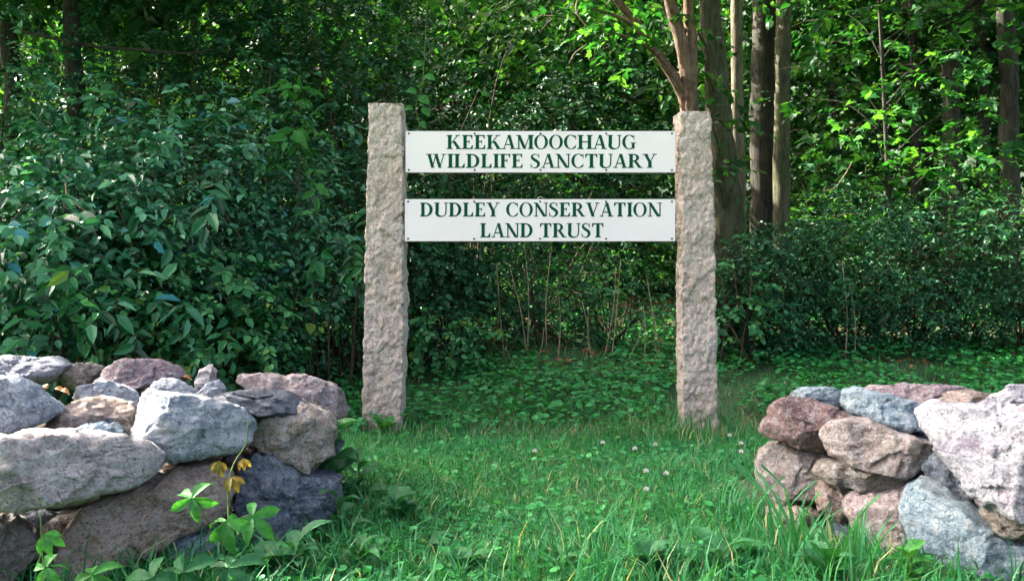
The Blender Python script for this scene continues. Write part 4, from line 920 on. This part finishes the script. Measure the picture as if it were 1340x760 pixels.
# vine of large leaves beside the left post top
vn = thing('leafy_vine', at(552, 178, 7.6), 'slender vine with large heart shaped leaves beside the left granite post top', 'vine')
s_ = MB(); tube(s_, smooth_path([at(556, 215, 7.55), at(549, 165, 7.5), at(544, 140, 7.5), at(552, 115, 7.5), at(556, 60, 7.7), at(560, -20, 7.9)], 24), .0028, 5); s_.build('stem', M['stem'], vn, smooth=True)
for px, py, dx, dz, sz in ((548, 128, 1, -.6, .115), (545, 122, -1, .3, .09), (540, 142, -1, -.1, .075), (552, 142, .9, -.9, .10), (549, 160, .8, -.8, .08), (556, 100, .8, -.3, .10), (553, 84, -1, -.2, .09)):
    leaf_obj(vn, BROAD, at(px, py, 7.5), np.array((dx, -.25, dz)), np.array((.1, -.9, .5)), sz, 'creeper')

# dry stalks between the posts, bare arching vines, dead branch
r = np.random.default_rng(55)
STK = [(668, 352, 690, 418, 11.2), (650, 345, 660, 420, 11.0), (722, 322, 716, 400, 11.4), (762, 395, 766, 446, 10.2), (730, 430, 731, 380, 10.6), (812, 340, 800, 448, 10.8), (846, 360, 866, 450, 10.4), (842, 455, 842, 400, 10.0), (815, 452, 842, 420, 9.6), (868, 455, 858, 420, 9.6), (700, 455, 712, 428, 9.8), (775, 450, 770, 402, 10.3), (674, 452, 664, 438, 9.9), (1106, 400, 1102, 342, 10.3), (1118, 412, 1112, 372, 10.2), (640, 440, 652, 372, 11.5), (690, 340, 684, 300, 11.6), (790, 430, 806, 350, 11.2)]
for px0, py0, px1, py1, d in STK:
    if py0 < py1: px0, py0, px1, py1 = px1, py1, px0, py0
    d = 9.15 + (d - 9.6) * .18
    b = at(px0, py0, d); b[2] = g(b[0], d) - .03; e = at(px1, py1, d - .1)
    s = MB(); tube(s, smooth_path([b, (b + e) / 2 + np.append(r.normal(0, .03, 2), 0), e], 8), np.linspace(.0075, .0035, 8), 5)
    o = s.build('dry_stalk', M['dry'], None, smooth=True); tag(o, 'thin dry tan stalk standing among the undergrowth', 'stalk', 'dry stalks in the undergrowth')
for pts, d, rr, lab in (([(262, 241), (280, 238), (292, 225), (299, 207)], 8.05, .008, 'bare hooked vine curling out of the dark upper thicket'), ([(288, 243), (290, 262), (298, 285), (318, 315)], 8.1, .009, 'bare vine hanging down the middle of the thicket'), ([(86, 240), (88, 256), (100, 268), (118, 280)], 7.2, .007, 'bare vine sagging over the pale blue green shrub'), ([(322, 424), (345, 415), (378, 413)], 8.2, .010, 'bare bent branch low beside the left granite post'), ([(602, 172), (612, 150), (626, 118)], 9.0, .006, 'thin pale switch rising above the upper sign board'), ([(757, -5), (754, 15), (768, 36)], 8.6, .007, 'thin hanging vine stem left of the forked tree'), ([(744, 84), (752, 70), (768, 58)], 8.8, .006, 'pale short twig below the bright maple leaves'), ([(1076, 250), (1092, 246), (1106, 228), (1115, 212)], 9.7, .007, 'pale arching twig right of the paired trunks')):
    s = MB(); P = smooth_path([at(a, b, d) for a, b in pts], 18); tube(s, P, np.linspace(rr, rr * .55, 18), 6); o = s.build('bare_vine', M['dry'], None, smooth=True); tag(o, lab, 'vine', 'bare vines and twigs')
s = MB(); P = smooth_path([at(20, 40, 10), at(120, 60, 9.8), at(190, 66, 9.7), at(250, 70, 9.7), at(300, 60, 9.9)], 30); tube(s, P, np.linspace(.022, .009, 30), 8, .1)
o = s.build('dead_branch', M['bark_dark'], None, smooth=True); tag(o, 'dark bare branch lying level across the upper thicket', 'branch')
# dead leaves and grass on the wall top
for px, py, d in ((62, 508, 4.35), (72, 509, 4.3), (80, 511, 4.3), (240, 493, 4.9)):
    t = leaf_obj(None, BROAD, at(px, py, d), np.array((r.normal(), r.normal() * .4, .15)), np.array((.1, -.4, 1.0)), .045, 'litter', 'fallen_leaf', droop=.45); tag(t, 'orange brown fallen leaf lying on top of the stone wall', 'leaf', 'fallen leaves on the wall top')
